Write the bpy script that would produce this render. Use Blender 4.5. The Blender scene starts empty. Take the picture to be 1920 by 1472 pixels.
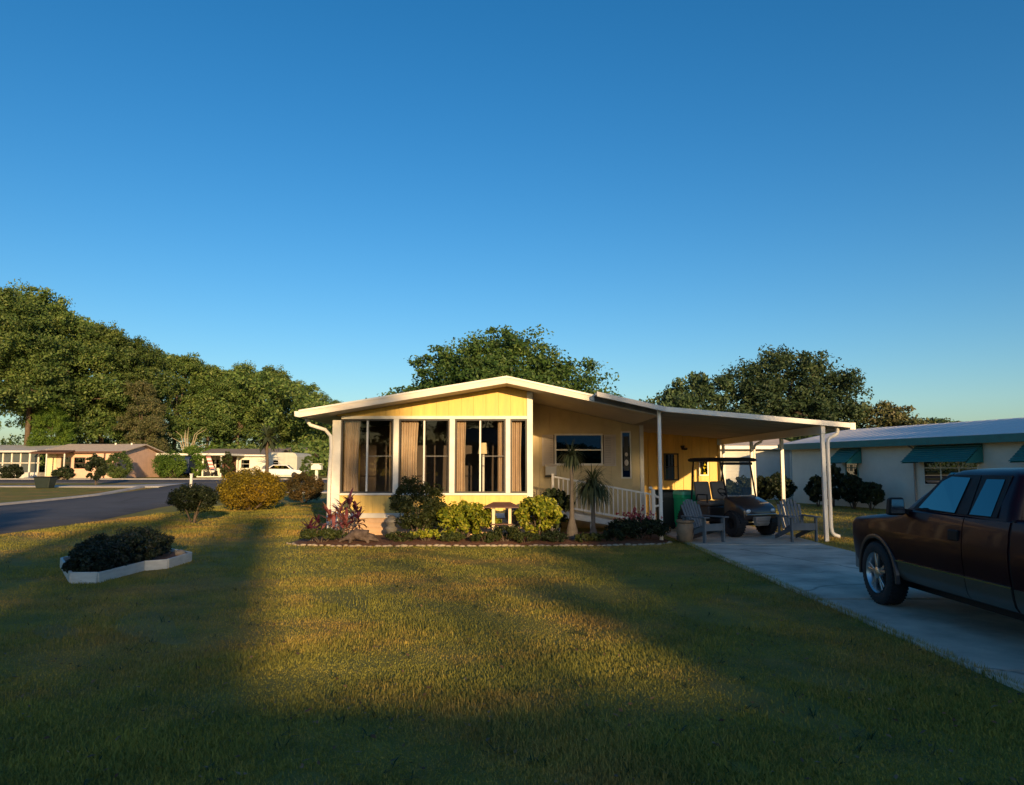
import bpy, bmesh, math, random
import numpy as np
from mathutils import Vector, Matrix

random.seed(7)
rng = np.random.default_rng(11)
SC = bpy.context.scene
COL = SC.collection
R = math.radians

# ------------------------------------------------------------------ camera
EYE = 1.75
FPX = 1400.0                       # focal length in pixels of the 1920 wide photograph
PITCH = math.atan(140.0 / FPX)     # horizon lies at pixel row 876
cam_d = bpy.data.cameras.new('camera')
cam_d.sensor_width = 36.0
cam_d.lens = 36.0 * FPX / 1920.0
cam_d.clip_end = 2000.0
cam = bpy.data.objects.new('camera', cam_d)
cam.location = (0, 0, EYE)
cam.rotation_euler = (math.pi / 2 + PITCH, 0, 0)
COL.objects.link(cam)
SC.camera = cam

# ------------------------------------------------------------------ light
SUN_D = Vector((-0.30, 1.0, -0.185)).normalized()      # direction in which the sunlight travels
ELEV = math.asin(-SUN_D.z)
AZ = math.atan2(-SUN_D.x, -SUN_D.y)                    # compass angle of the sun from +Y towards +X
W = bpy.data.worlds.new('World'); SC.world = W; W.use_nodes = True
nt = W.node_tree; nt.nodes.clear()
sky = nt.nodes.new('ShaderNodeTexSky'); sky.sky_type = 'NISHITA'; sky.sun_disc = False
sky.sun_elevation = ELEV; sky.sun_rotation = AZ
sky.air_density = 1.0; sky.dust_density = 1.0; sky.ozone_density = 3.0
hsv = nt.nodes.new('ShaderNodeHueSaturation'); hsv.inputs['Saturation'].default_value = 1.28
bg = nt.nodes.new('ShaderNodeBackground'); bg.inputs['Strength'].default_value = 0.124
wo = nt.nodes.new('ShaderNodeOutputWorld')
nt.links.new(sky.outputs[0], hsv.inputs['Color']); nt.links.new(hsv.outputs[0], bg.inputs[0]); nt.links.new(bg.outputs[0], wo.inputs[0])
sl = bpy.data.lights.new('sun', 'SUN'); sl.energy = 5.0; sl.angle = R(0.55); sl.color = (1.0, 0.66, 0.31)
sun = bpy.data.objects.new('sun', sl); COL.objects.link(sun)
sun.rotation_euler = SUN_D.to_track_quat('-Z', 'Y').to_euler(); sun.location = (12, -40, 30)
SC.view_settings.view_transform = 'Standard'; SC.view_settings.look = 'None'
SC.view_settings.exposure = 0.5; SC.view_settings.gamma = 1.0; SC.view_settings.use_curve_mapping = False

# ------------------------------------------------------------------ measuring helpers (photograph pixel -> metres in the place)
_c, _s = math.cos(PITCH), math.sin(PITCH)
def ray(px, py):
    a = (px - 960) / FPX; b = (736 - py) / FPX
    return Vector((a, _c - b * _s, _s + b * _c))
def P(px, py, Y):
    d = ray(px, py); t = Y / d.y
    return Vector((d.x * t, Y, EYE + d.z * t))
def G(px, py, z=0.0):
    d = ray(px, py); t = (z - EYE) / d.z
    return Vector((d.x * t, d.y * t, z))
def PX(px, Y): return P(px, 876, Y).x
def PZ(py, Y): return P(960, py, Y).z

def sstep(a, b, x):
    t = np.clip((np.asarray(x, float) - a) / (b - a), 0, 1); return t * t * (3 - 2 * t)
def tz(x, y):
    return 0.6 * sstep(32, 78, y) * sstep(6, -10, x)
def tzf(x, y): return float(tz(x, y))

# ------------------------------------------------------------------ materials
MATS = {}
def _new(name):
    m = bpy.data.materials.new(name); m.use_nodes = True
    n = m.node_tree; n.nodes.clear()
    out = n.nodes.new('ShaderNodeOutputMaterial')
    MATS[name] = m
    return m, n, out
def mat(name, col, rough=0.6, metal=0.0, var=0.12, scale=6.0, bump=0.15, bscale=None, coat=0.0, stretch=None, spec=0.5, dirt=None):
    m, n, out = _new(name)
    p = n.nodes.new('ShaderNodeBsdfPrincipled')
    p.inputs['Roughness'].default_value = rough; p.inputs['Metallic'].default_value = metal
    p.inputs['Coat Weight'].default_value = coat; p.inputs['Coat Roughness'].default_value = 0.04
    p.inputs['Specular IOR Level'].default_value = spec
    tc = n.nodes.new('ShaderNodeTexCoord')
    src = tc.outputs['Object']
    if stretch:
        mp = n.nodes.new('ShaderNodeMapping'); mp.inputs['Scale'].default_value = stretch
        n.links.new(src, mp.inputs[0]); src = mp.outputs[0]
    no = n.nodes.new('ShaderNodeTexNoise'); no.inputs['Scale'].default_value = scale; no.inputs['Detail'].default_value = 6; no.inputs['Roughness'].default_value = 0.6
    n.links.new(src, no.inputs['Vector'])
    cr = n.nodes.new('ShaderNodeValToRGB')
    cr.color_ramp.elements[0].position = 0.3; cr.color_ramp.elements[1].position = 0.7
    lo = [c * (1 - var) for c in col]; hi = [min(1, c * (1 + var)) for c in col]
    if dirt: lo = list(dirt)
    cr.color_ramp.elements[0].color = (*lo, 1); cr.color_ramp.elements[1].color = (*hi, 1)
    n.links.new(no.outputs['Fac'], cr.inputs[0]); n.links.new(cr.outputs[0], p.inputs['Base Color'])
    mr = n.nodes.new('ShaderNodeMapRange'); mr.inputs['To Min'].default_value = max(0.02, rough - 0.1); mr.inputs['To Max'].default_value = min(1, rough + 0.12)
    n.links.new(no.outputs['Fac'], mr.inputs[0]); n.links.new(mr.outputs[0], p.inputs['Roughness'])
    if bump > 0:
        nb = n.nodes.new('ShaderNodeTexNoise'); nb.inputs['Scale'].default_value = bscale or scale * 6; nb.inputs['Detail'].default_value = 4
        n.links.new(src, nb.inputs['Vector'])
        bp = n.nodes.new('ShaderNodeBump'); bp.inputs['Strength'].default_value = bump; bp.inputs['Distance'].default_value = 0.02
        n.links.new(nb.outputs['Fac'], bp.inputs['Height']); n.links.new(bp.outputs[0], p.inputs['Normal'])
    n.links.new(p.outputs[0], out.inputs[0])
    return m
def leaf_mat(name, cols, trans=0.3, rough=0.55, patch=0.55):
    """each leaf takes its own colour from a ramp; light shines through a little"""
    m, n, out = _new(name)
    g = n.nodes.new('ShaderNodeNewGeometry')
    cr = n.nodes.new('ShaderNodeValToRGB')
    while len(cr.color_ramp.elements) < len(cols): cr.color_ramp.elements.new(0.5)
    for i, c in enumerate(cols):
        e = cr.color_ramp.elements[i]; e.position = i / (len(cols) - 1); e.color = (*c, 1)
    oi = n.nodes.new('ShaderNodeObjectInfo')
    mh = n.nodes.new('ShaderNodeMapRange'); mh.inputs['To Min'].default_value = 0.8; mh.inputs['To Max'].default_value = 1.25
    n.links.new(oi.outputs['Random'], mh.inputs[0])
    n.links.new(g.outputs['Random Per Island'], cr.inputs[0])
    hv = n.nodes.new('ShaderNodeHueSaturation'); n.links.new(cr.outputs[0], hv.inputs['Color'])
    tc = n.nodes.new('ShaderNodeTexCoord'); nz = n.nodes.new('ShaderNodeTexNoise'); nz.inputs['Scale'].default_value = patch; nz.inputs['Detail'].default_value = 3
    n.links.new(tc.outputs['Object'], nz.inputs['Vector'])
    m1 = n.nodes.new('ShaderNodeMapRange'); m1.inputs['From Min'].default_value = 0.3; m1.inputs['From Max'].default_value = 0.7; m1.inputs['To Min'].default_value = 0.62; m1.inputs['To Max'].default_value = 1.4
    n.links.new(nz.outputs['Fac'], m1.inputs[0])
    mu = n.nodes.new('ShaderNodeMath'); mu.operation = 'MULTIPLY'; n.links.new(mh.outputs[0], mu.inputs[0]); n.links.new(m1.outputs[0], mu.inputs[1]); n.links.new(mu.outputs[0], hv.inputs['Value'])
    m2 = n.nodes.new('ShaderNodeMapRange'); m2.inputs['From Min'].default_value = 0.3; m2.inputs['From Max'].default_value = 0.7; m2.inputs['To Min'].default_value = 0.515; m2.inputs['To Max'].default_value = 0.475
    n.links.new(nz.outputs['Fac'], m2.inputs[0]); n.links.new(m2.outputs[0], hv.inputs['Hue'])
    p = n.nodes.new('ShaderNodeBsdfPrincipled'); p.inputs['Roughness'].default_value = rough; p.inputs['Specular IOR Level'].default_value = 0.3
    n.links.new(hv.outputs[0], p.inputs['Base Color'])
    t = n.nodes.new('ShaderNodeBsdfTranslucent'); n.links.new(hv.outputs[0], t.inputs['Color'])
    mx = n.nodes.new('ShaderNodeMixShader'); mx.inputs[0].default_value = trans
    n.links.new(p.outputs[0], mx.inputs[1]); n.links.new(t.outputs[0], mx.inputs[2]); n.links.new(mx.outputs[0], out.inputs[0])
    return m
def glass_mat(name, tint=(0.75, 0.8, 0.82), gloss=(0.9, 0.95, 1.0), base=0.06, ior=1.45, rough=0.0):
    m, n, out = _new(name)
    tr = n.nodes.new('ShaderNodeBsdfTransparent'); tr.inputs[0].default_value = (*tint, 1)
    gl = n.nodes.new('ShaderNodeBsdfGlossy'); gl.inputs['Color'].default_value = (*gloss, 1); gl.inputs['Roughness'].default_value = rough
    lw = n.nodes.new('ShaderNodeLayerWeight'); lw.inputs[0].default_value = 0.5
    pw = n.nodes.new('ShaderNodeMath'); pw.operation = 'POWER'; pw.inputs[1].default_value = 5.0; n.links.new(lw.outputs['Facing'], pw.inputs[0])
    fr = n.nodes.new('ShaderNodeMath'); fr.operation = 'MULTIPLY_ADD'; fr.inputs[1].default_value = 0.96; fr.inputs[2].default_value = 0.035; n.links.new(pw.outputs[0], fr.inputs[0])
    ad = n.nodes.new('ShaderNodeMath'); ad.operation = 'ADD'; ad.inputs[1].default_value = base; ad.use_clamp = True
    mx = n.nodes.new('ShaderNodeMixShader')
    n.links.new(fr.outputs[0], ad.inputs[0]); n.links.new(ad.outputs[0], mx.inputs[0])
    n.links.new(tr.outputs[0], mx.inputs[1]); n.links.new(gl.outputs[0], mx.inputs[2]); n.links.new(mx.outputs[0], out.inputs[0])
    return m

mat('siding_yellow', (0.73, 0.495, 0.13), 0.55, var=0.13, scale=2.2, bump=0.1, stretch=(4, 3, 0.45))
mat('siding_yellow_shaded', (0.57, 0.47, 0.27), 0.6, var=0.10, scale=2.5, bump=0.08)  # porch shade put into the colour: greyed, paler copy of the siding yellow
mat('trim_white', (0.72, 0.69, 0.62), 0.45, var=0.12, scale=3, bump=0.04)
mat('metal_white', (0.72, 0.70, 0.65), 0.35, var=0.06, scale=5, bump=0.02)
mat('fascia', (0.70, 0.63, 0.53), 0.5, var=0.18, scale=2.0, bump=0.04, stretch=(0.6, 1, 3))
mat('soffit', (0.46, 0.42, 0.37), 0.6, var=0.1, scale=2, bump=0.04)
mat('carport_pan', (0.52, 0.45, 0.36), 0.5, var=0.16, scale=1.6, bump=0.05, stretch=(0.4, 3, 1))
mat('camper_shell', (0.46, 0.47, 0.42), 0.6, var=0.12, scale=2, bump=0.05)
mat('stem_pale', (0.30, 0.25, 0.16), 0.9, var=0.2, scale=4, bump=0.2)
mat('flare', (0.055, 0.04, 0.042), 0.4, 0.1, var=0.05, scale=3, bump=0.0, coat=0.3)
mat('carport_edge', (0.55, 0.54, 0.52), 0.45, var=0.1, scale=3, bump=0.03)
mat('skirt_tan', (0.58, 0.38, 0.22), 0.65, var=0.14, scale=4, bump=0.1)
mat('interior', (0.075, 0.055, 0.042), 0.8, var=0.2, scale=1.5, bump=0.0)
mat('curtain', (0.55, 0.41, 0.27), 0.85, var=0.1, scale=5, bump=0.1, bscale=90)
mat('shutter', (0.55, 0.49, 0.44), 0.55, var=0.07, scale=5, bump=0.05)
mat('dark_frame', (0.03, 0.028, 0.026), 0.5, var=0.2, scale=8, bump=0.03)
mat('shingle', (0.20, 0.17, 0.15), 0.85, var=0.25, scale=6, bump=0.4, bscale=25)
mat('roof_pale', (0.52, 0.44, 0.36), 0.8, var=0.15, scale=3, bump=0.2)
mat('roof_metal', (0.56, 0.55, 0.55), 0.45, 0.1, var=0.06, scale=1.0, bump=0)
mat('teal', (0.014, 0.16, 0.155), 0.4, var=0.15, scale=5, bump=0.04)
mat('neighbour_wall', (0.70, 0.66, 0.56), 0.7, var=0.06, scale=2.0, bump=0.12, bscale=40)
mat('lap_grey', (0.55, 0.55, 0.52), 0.6, var=0.07, scale=3, bump=0.05)
mat('pink_wall', (0.62, 0.42, 0.32), 0.75, var=0.1, scale=2, bump=0.1)
mat('cream_wall', (0.70, 0.58, 0.36), 0.7, var=0.08, scale=2, bump=0.1)
mat('white_wall', (0.70, 0.70, 0.64), 0.6, var=0.07, scale=2, bump=0.05)
mat('brown_trim', (0.10, 0.045, 0.03), 0.6, var=0.2, scale=4, bump=0.05)
mat('concrete', (0.58, 0.49, 0.39), 0.8, var=0.2, scale=1.3, dirt=(0.36, 0.30, 0.235), bump=0.25, bscale=60)
mat('concrete_pale', (0.42, 0.40, 0.37), 0.8, var=0.12, scale=2, bump=0.2, bscale=50)
mat('asphalt', (0.062, 0.066, 0.078), 0.85, var=0.22, scale=0.7, bump=0.35, bscale=70)
mat('mulch', (0.13, 0.055, 0.028), 0.95, var=0.5, scale=14, bump=0.9, bscale=45)
mat('stone_white', (0.30, 0.25, 0.18), 0.8, var=0.15, scale=8, bump=0.3)
mat('planter_white', (0.52, 0.54, 0.52), 0.6, var=0.14, scale=5, bump=0.12, stretch=(1, 1, 4))
mat('bark', (0.10, 0.075, 0.055), 0.95, var=0.4, scale=5, bump=0.8, bscale=18, stretch=(2, 2, 0.5))
mat('bark_grey', (0.11, 0.095, 0.08), 0.9, var=0.3, scale=5, bump=0.6, bscale=22)
mat('truck_paint', (0.022, 0.004, 0.009), 0.35, 0.0, var=0.04, scale=3, bump=0.0, coat=0.12, spec=0.12)
mat('truck_tan', (0.085, 0.078, 0.068), 0.35, 0.3, var=0.05, scale=3, bump=0.0, coat=0.6)
mat('black_plastic', (0.010, 0.010, 0.012), 0.6, spec=0.25, var=0.15, scale=10, bump=0.05)
mat('rubber', (0.016, 0.016, 0.018), 0.8, var=0.2, scale=12, bump=0.15)
mat('alloy', (0.55, 0.56, 0.58), 0.28, 0.9, var=0.06, scale=10, bump=0.0)
mat('chrome', (0.75, 0.76, 0.78), 0.12, 1.0, var=0.03, scale=6, bump=0.0)
mat('lamp_red', (0.35, 0.02, 0.02), 0.2, var=0.05, scale=5, bump=0, coat=1)
mat('lamp_clear', (0.65, 0.66, 0.68), 0.1, 0.3, var=0.05, scale=5, bump=0, coat=1)
mat('cart_body', (0.030, 0.022, 0.022), 0.4, 0.0, var=0.06, scale=5, bump=0, coat=0.7)
mat('cart_seat', (0.18, 0.145, 0.12), 0.7, var=0.1, scale=10, bump=0.1)
mat('cart_tan', (0.34, 0.28, 0.24), 0.5, var=0.08, scale=10, bump=0.03)
mat('chair_grey', (0.125, 0.138, 0.15), 0.65, var=0.12, scale=7, bump=0.15, stretch=(1, 1, 0.3))
mat('bin_green', (0.02, 0.58, 0.24), 0.45, var=0.1, scale=6, bump=0.05)
mat('bin_lid', (0.2, 0.65, 0.40), 0.5, var=0.1, scale=6, bump=0.05)
mat('bin_dark', (0.012, 0.022, 0.020), 0.5, var=0.1, scale=6, bump=0.05)
mat('terracotta', (0.27, 0.18, 0.11), 0.8, var=0.2, scale=6, bump=0.2)
mat('stone_grey', (0.15, 0.145, 0.14), 0.8, var=0.25, scale=8, bump=0.3)
mat('animal_fur', (0.11, 0.08, 0.062), 0.9, var=0.5, scale=7, bump=0.5, bscale=50, dirt=(0.03, 0.018, 0.013))
mat('navy', (0.015, 0.035, 0.09), 0.6, var=0.15, scale=5, bump=0.03)
mat('flag_red', (0.52, 0.20, 0.19), 0.8, var=0.1, scale=4, bump=0.05)
mat('flag_white', (0.75, 0.72, 0.70), 0.8, var=0.06, scale=4, bump=0.05)
mat('car_white', (0.75, 0.76, 0.78), 0.25, var=0.03, scale=3, bump=0, coat=0.8)
mat('screen_dark', (0.06, 0.075, 0.08), 0.45, var=0.25, scale=1.2, bump=0)
mat('door_brown', (0.16, 0.09, 0.06), 0.5, var=0.15, scale=5, bump=0.05)
glass_mat('glass_house', (0.92, 0.93, 0.94), base=-0.02)
glass_mat('glass_dark', (0.03, 0.035, 0.04), (0.8, 0.9, 1.0), base=0.12)
glass_mat('glass_truck', (0.02, 0.025, 0.03), (0.55, 0.95, 1.0), base=0.10)
glass_mat('glass_clear', (0.93, 0.94, 0.94), base=-0.02)
leaf_mat('leaf_oak', [(0.018, 0.044, 0.012), (0.038, 0.088, 0.022), (0.058, 0.118, 0.028), (0.09, 0.14, 0.038)])
leaf_mat('leaf_oak_blue', [(0.020, 0.046, 0.022), (0.040, 0.080, 0.036), (0.060, 0.105, 0.046), (0.09, 0.13, 0.06)])
leaf_mat('leaf_wood', [(0.036, 0.074, 0.020), (0.068, 0.126, 0.030), (0.10, 0.165, 0.042), (0.145, 0.188, 0.06)], trans=0.3)
leaf_mat('leaf_bright', [(0.04, 0.09, 0.012), (0.08, 0.16, 0.02), (0.12, 0.20, 0.03)], trans=0.3)
leaf_mat('leaf_brownish', [(0.06, 0.085, 0.03), (0.10, 0.115, 0.045), (0.17, 0.16, 0.08)], trans=0.2)
leaf_mat('leaf_shrub', [(0.02, 0.035, 0.010), (0.04, 0.06, 0.016), (0.075, 0.085, 0.022)])
leaf_mat('leaf_dark', [(0.010, 0.018, 0.008), (0.020, 0.034, 0.013), (0.034, 0.05, 0.018)])
leaf_mat('leaf_gold', [(0.05, 0.05, 0.010), (0.14, 0.11, 0.014), (0.25, 0.19, 0.012), (0.32, 0.25, 0.014)])
leaf_mat('leaf_goldmix', [(0.035, 0.035, 0.012), (0.08, 0.06, 0.02), (0.15, 0.10, 0.025)])
leaf_mat('leaf_lime', [(0.07, 0.11, 0.010), (0.16, 0.21, 0.014), (0.28, 0.30, 0.02), (0.42, 0.38, 0.05)])
leaf_mat('leaf_pink', [(0.06, 0.012, 0.02), (0.20, 0.05, 0.06), (0.38, 0.14, 0.14), (0.45, 0.25, 0.10)], trans=0.35)
leaf_mat('leaf_purple', [(0.035, 0.010, 0.022), (0.09, 0.02, 0.05), (0.16, 0.05, 0.08)], trans=0.3)
leaf_mat('leaf_lavender', [(0.012, 0.024, 0.014), (0.02, 0.038, 0.022), (0.03, 0.05, 0.03), (0.055, 0.06, 0.055)])
leaf_mat('leaf_palm', [(0.03, 0.045, 0.018), (0.05, 0.07, 0.03), (0.08, 0.095, 0.045)], trans=0.2)
leaf_mat('leaf_fallen', [(0.06, 0.035, 0.015), (0.14, 0.08, 0.035), (0.24, 0.16, 0.07)], trans=0.1)
leaf_mat('petal_pink', [(0.35, 0.05, 0.07), (0.45, 0.12, 0.13)], trans=0.3)

def lawn_mat(name, blade=False):
    m, n, out = _new(name)
    tc = n.nodes.new('ShaderNodeTexCoord')
    def noise(sc, det=5, rough=0.6):
        x = n.nodes.new('ShaderNodeTexNoise'); x.inputs['Scale'].default_value = sc; x.inputs['Detail'].default_value = det; x.inputs['Roughness'].default_value = rough
        n.links.new(tc.outputs['Object'], x.inputs['Vector']); return x.outputs['Fac']
    def ramp(f, stops):
        c = n.nodes.new('ShaderNodeValToRGB')
        while len(c.color_ramp.elements) < len(stops): c.color_ramp.elements.new(0.5)
        for e, (p, col) in zip(c.color_ramp.elements, stops): e.position = p; e.color = (*col, 1)
        n.links.new(f, c.inputs[0]); return c.outputs[0]
    big = noise(0.33, 6, 0.65); mid = noise(1.7, 5); fine = noise(38, 4, 0.7)
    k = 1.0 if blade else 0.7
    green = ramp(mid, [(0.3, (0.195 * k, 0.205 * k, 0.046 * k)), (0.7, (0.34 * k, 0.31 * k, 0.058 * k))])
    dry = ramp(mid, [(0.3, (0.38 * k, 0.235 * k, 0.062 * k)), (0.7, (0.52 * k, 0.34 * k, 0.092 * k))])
    sel = n.nodes.new('ShaderNodeValToRGB'); sel.color_ramp.elements[0].position = 0.47; sel.color_ramp.elements[1].position = 0.64
    add = n.nodes.new('ShaderNodeMath'); add.operation = 'MULTIPLY_ADD'; add.inputs[1].default_value = 0.10
    if blade:
        g = n.nodes.new('ShaderNodeNewGeometry'); f2 = g.outputs['Random Per Island']
    else: f2 = fine
    n.links.new(f2, add.inputs[0]); n.links.new(big, add.inputs[2])
    sb = n.nodes.new('ShaderNodeMath'); sb.operation = 'SUBTRACT'; sb.inputs[1].default_value = 0.055
    n.links.new(add.outputs[0], sb.inputs[0]); n.links.new(sb.outputs[0], sel.inputs[0])
    mx = n.nodes.new('ShaderNodeMix'); mx.data_type = 'RGBA'
    n.links.new(sel.outputs[0], mx.inputs[0]); n.links.new(green, mx.inputs[6]); n.links.new(dry, mx.inputs[7])
    col = mx.outputs[2]
    hv = n.nodes.new('ShaderNodeHueSaturation'); mr = n.nodes.new('ShaderNodeMapRange')
    mr.inputs['To Min'].default_value = 0.75; mr.inputs['To Max'].default_value = 1.25
    n.links.new(f2, mr.inputs[0]); n.links.new(mr.outputs[0], hv.inputs['Value']); n.links.new(col, hv.inputs['Color']); col = hv.outputs[0]
    p = n.nodes.new('ShaderNodeBsdfPrincipled'); p.inputs['Roughness'].default_value = 0.75; p.inputs['Specular IOR Level'].default_value = 0.2
    n.links.new(col, p.inputs['Base Color'])
    if blade:
        t = n.nodes.new('ShaderNodeBsdfTranslucent'); n.links.new(col, t.inputs['Color'])
        ms = n.nodes.new('ShaderNodeMixShader'); ms.inputs[0].default_value = 0.3
        n.links.new(p.outputs[0], ms.inputs[1]); n.links.new(t.outputs[0], ms.inputs[2]); n.links.new(ms.outputs[0], out.inputs[0])
    else:
        bp = n.nodes.new('ShaderNodeBump'); bp.inputs['Strength'].default_value = 0.9; bp.inputs['Distance'].default_value = 0.05
        n.links.new(fine, bp.inputs['Height']); n.links.new(bp.outputs[0], p.inputs['Normal'])
        n.links.new(p.outputs[0], out.inputs[0])
lawn_mat('lawn'); lawn_mat('blade', True)
def weather(name, stain, crack_scale, amount=0.55):
    """blotchy stains and fine wandering cracks on paving"""
    n = MATS[name].node_tree; p = next(x for x in n.nodes if x.type == 'BSDF_PRINCIPLED'); lk = p.inputs['Base Color'].links[0]; src = lk.from_socket
    g = n.nodes.new('ShaderNodeNewGeometry')
    no = n.nodes.new('ShaderNodeTexNoise'); no.inputs['Scale'].default_value = 0.55; no.inputs['Detail'].default_value = 7; no.inputs['Roughness'].default_value = 0.65
    n.links.new(g.outputs['Position'], no.inputs['Vector'])
    r1 = n.nodes.new('ShaderNodeMapRange'); r1.inputs['From Min'].default_value = 0.52; r1.inputs['From Max'].default_value = 0.68; r1.inputs['To Max'].default_value = amount
    n.links.new(no.outputs['Fac'], r1.inputs[0])
    wv = n.nodes.new('ShaderNodeTexNoise'); wv.inputs['Scale'].default_value = 1.6; n.links.new(g.outputs['Position'], wv.inputs['Vector'])
    ad = n.nodes.new('ShaderNodeVectorMath'); ad.operation = 'MULTIPLY_ADD'; ad.inputs[1].default_value = (0.5, 0.5, 0.0)
    n.links.new(wv.outputs['Color'], ad.inputs[0]); n.links.new(g.outputs['Position'], ad.inputs[2])
    vo = n.nodes.new('ShaderNodeTexVoronoi'); vo.feature = 'DISTANCE_TO_EDGE'; vo.inputs['Scale'].default_value = crack_scale; n.links.new(ad.outputs[0], vo.inputs['Vector'])
    r2 = n.nodes.new('ShaderNodeMapRange'); r2.inputs['From Min'].default_value = 0.0; r2.inputs['From Max'].default_value = 0.006; r2.inputs['To Min'].default_value = 0.75; r2.inputs['To Max'].default_value = 0.0
    n.links.new(vo.outputs['Distance'], r2.inputs[0])
    mx = n.nodes.new('ShaderNodeMath'); mx.operation = 'MAXIMUM'; n.links.new(r1.outputs[0], mx.inputs[0]); n.links.new(r2.outputs[0], mx.inputs[1])
    mi = n.nodes.new('ShaderNodeMix'); mi.data_type = 'RGBA'; mi.inputs[7].default_value = (*stain, 1)
    n.links.new(mx.outputs[0], mi.inputs[0]); n.links.new(src, mi.inputs[6]); n.links.new(mi.outputs[2], p.inputs['Base Color'])
weather('concrete', (0.15, 0.13, 0.105), 0.22); weather('asphalt', (0.032, 0.033, 0.036), 0.16, 0.7); weather('concrete_pale', (0.22, 0.19, 0.16), 0.3, 0.5)

# ------------------------------------------------------------------ mesh helpers
class MB:
    """collects shapes that become ONE mesh object"""
    def __init__(s): s.v = []; s.f = []
    def add(s, vs, fs):
        k = len(s.v); s.v += [tuple(v) for v in vs]; s.f += [tuple(i + k for i in f) for f in fs]; return s
    def box(s, x0, x1, y0, y1, z0, z1):
        return s.add([(x0,y0,z0),(x1,y0,z0),(x1,y1,z0),(x0,y1,z0),(x0,y0,z1),(x1,y0,z1),(x1,y1,z1),(x0,y1,z1)],
                     [(0,3,2,1),(4,5,6,7),(0,1,5,4),(1,2,6,5),(2,3,7,6),(3,0,4,7)])
    def hexa(s, b, t):
        """b, t: four bottom and four top points, counter-clockwise from above"""
        return s.add(list(b) + list(t), [(0,3,2,1),(4,5,6,7),(0,1,5,4),(1,2,6,5),(2,3,7,6),(3,0,4,7)])
    def prism_y(s, poly, y0, y1):
        """poly in (x,z), counter-clockwise seen from -y; extruded from y0 to y1"""
        n = len(poly)
        vs = [(x, y0, z) for x, z in poly] + [(x, y1, z) for x, z in poly]
        fs = [tuple(range(n)), tuple(range(2 * n - 1, n - 1, -1))] + [(i, i + n, (i + 1) % n + n, (i + 1) % n) for i in range(n)]
        return s.add(vs, fs)
    def prism_x(s, poly, x0, x1):
        n = len(poly)
        vs = [(x0, y, z) for y, z in poly] + [(x1, y, z) for y, z in poly]
        fs = [tuple(range(n - 1, -1, -1)), tuple(range(n, 2 * n))] + [(i, (i + 1) % n, (i + 1) % n + n, i + n) for i in range(n)]
        return s.add(vs, fs)
    def prism_z(s, poly, z0, z1):
        n = len(poly)
        vs = [(x, y, z0) for x, y in poly] + [(x, y, z1) for x, y in poly]
        fs = [tuple(range(n - 1, -1, -1)), tuple(range(n, 2 * n))] + [(i, (i + 1) % n, (i + 1) % n + n, i + n) for i in range(n)]
        return s.add(vs, fs)
    def tube(s, pts, r, n=8, cap=True):
        pts = [Vector(p) for p in pts]
        rs = r if isinstance(r, (list, tuple)) else [r] * len(pts)
        vs, fs = [], []
        t0 = (pts[1] - pts[0]).normalized()
        u = t0.orthogonal().normalized()
        for i, p in enumerate(pts):
            if i == 0: t = (pts[1] - p)
            elif i == len(pts) - 1: t = (p - pts[i - 1])
            else: t = (pts[i + 1] - pts[i - 1])
            t.normalize(); u = (u - t * u.dot(t)).normalized(); w = t.cross(u)
            for k in range(n):
                a = 2 * math.pi * k / n
                vs.append(p + (u * math.cos(a) + w * math.sin(a)) * rs[i])
        for i in range(len(pts) - 1):
            for k in range(n):
                fs.append((i*n+k, i*n+(k+1) % n, (i+1)*n+(k+1) % n, (i+1)*n+k))
        if cap:
            fs.append(tuple(range(n - 1, -1, -1))); fs.append(tuple((len(pts)-1)*n + k for k in range(n)))
        return s.add(vs, fs)
    def bar(s, a, b, w, d, up=(0, 0, 1)):
        """square bar from a to b; w across, d along up"""
        a, b = Vector(a), Vector(b); t = (b - a).normalized(); u = Vector(up)
        sd = t.cross(u).normalized() * (w / 2); u2 = sd.cross(t).normalized() * (d / 2)
        return s.add([a-sd-u2, a+sd-u2, b+sd-u2, b-sd-u2, a-sd+u2, a+sd+u2, b+sd+u2, b-sd+u2],
                     [(0,3,2,1),(4,5,6,7),(0,1,5,4),(1,2,6,5),(2,3,7,6),(3,0,4,7)])
    def lathe(s, prof, n=16, c=(0, 0, 0), axis='z', cap=(True, True)):
        vs, fs = [], []
        for r, h in prof:
            for k in range(n):
                a = 2 * math.pi * k / n
                x, y = r * math.cos(a), r * math.sin(a)
                q = (x, y, h) if axis == 'z' else ((h, x, y) if axis == 'x' else (y, h, x))
                vs.append((c[0]+q[0], c[1]+q[1], c[2]+q[2]))
        for i in range(len(prof) - 1):
            for k in range(n): fs.append((i*n+k, i*n+(k+1) % n, (i+1)*n+(k+1) % n, (i+1)*n+k))
        if cap[0]: fs.append(tuple(range(n - 1, -1, -1)))
        if cap[1]: fs.append(tuple((len(prof)-1)*n + k for k in range(n)))
        return s.add(vs, fs)
    def loft(s, rings, cap=True):
        n = len(rings[0]); vs = [p for r in rings for p in r]; fs = []
        for i in range(len(rings) - 1):
            for k in range(n): fs.append((i*n+k, i*n+(k+1) % n, (i+1)*n+(k+1) % n, (i+1)*n+k))
        if cap:
            fs.append(tuple(range(n - 1, -1, -1))); fs.append(tuple((len(rings)-1)*n + k for k in range(n)))
        return s.add(vs, fs)
    def sphere(s, c, r, n=12, m=8):
        rx, ry, rz = r if isinstance(r, (list, tuple)) else (r, r, r)
        rings = []
        for i in range(m + 1):
            a = -math.pi / 2 + math.pi * (0.02 + 0.96 * i / m)
            rings.append([(c[0] + rx*math.cos(a)*math.cos(2*math.pi*k/n), c[1] + ry*math.cos(a)*math.sin(2*math.pi*k/n), c[2] + rz*math.sin(a)) for k in range(n)])
        return s.loft(rings)
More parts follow.
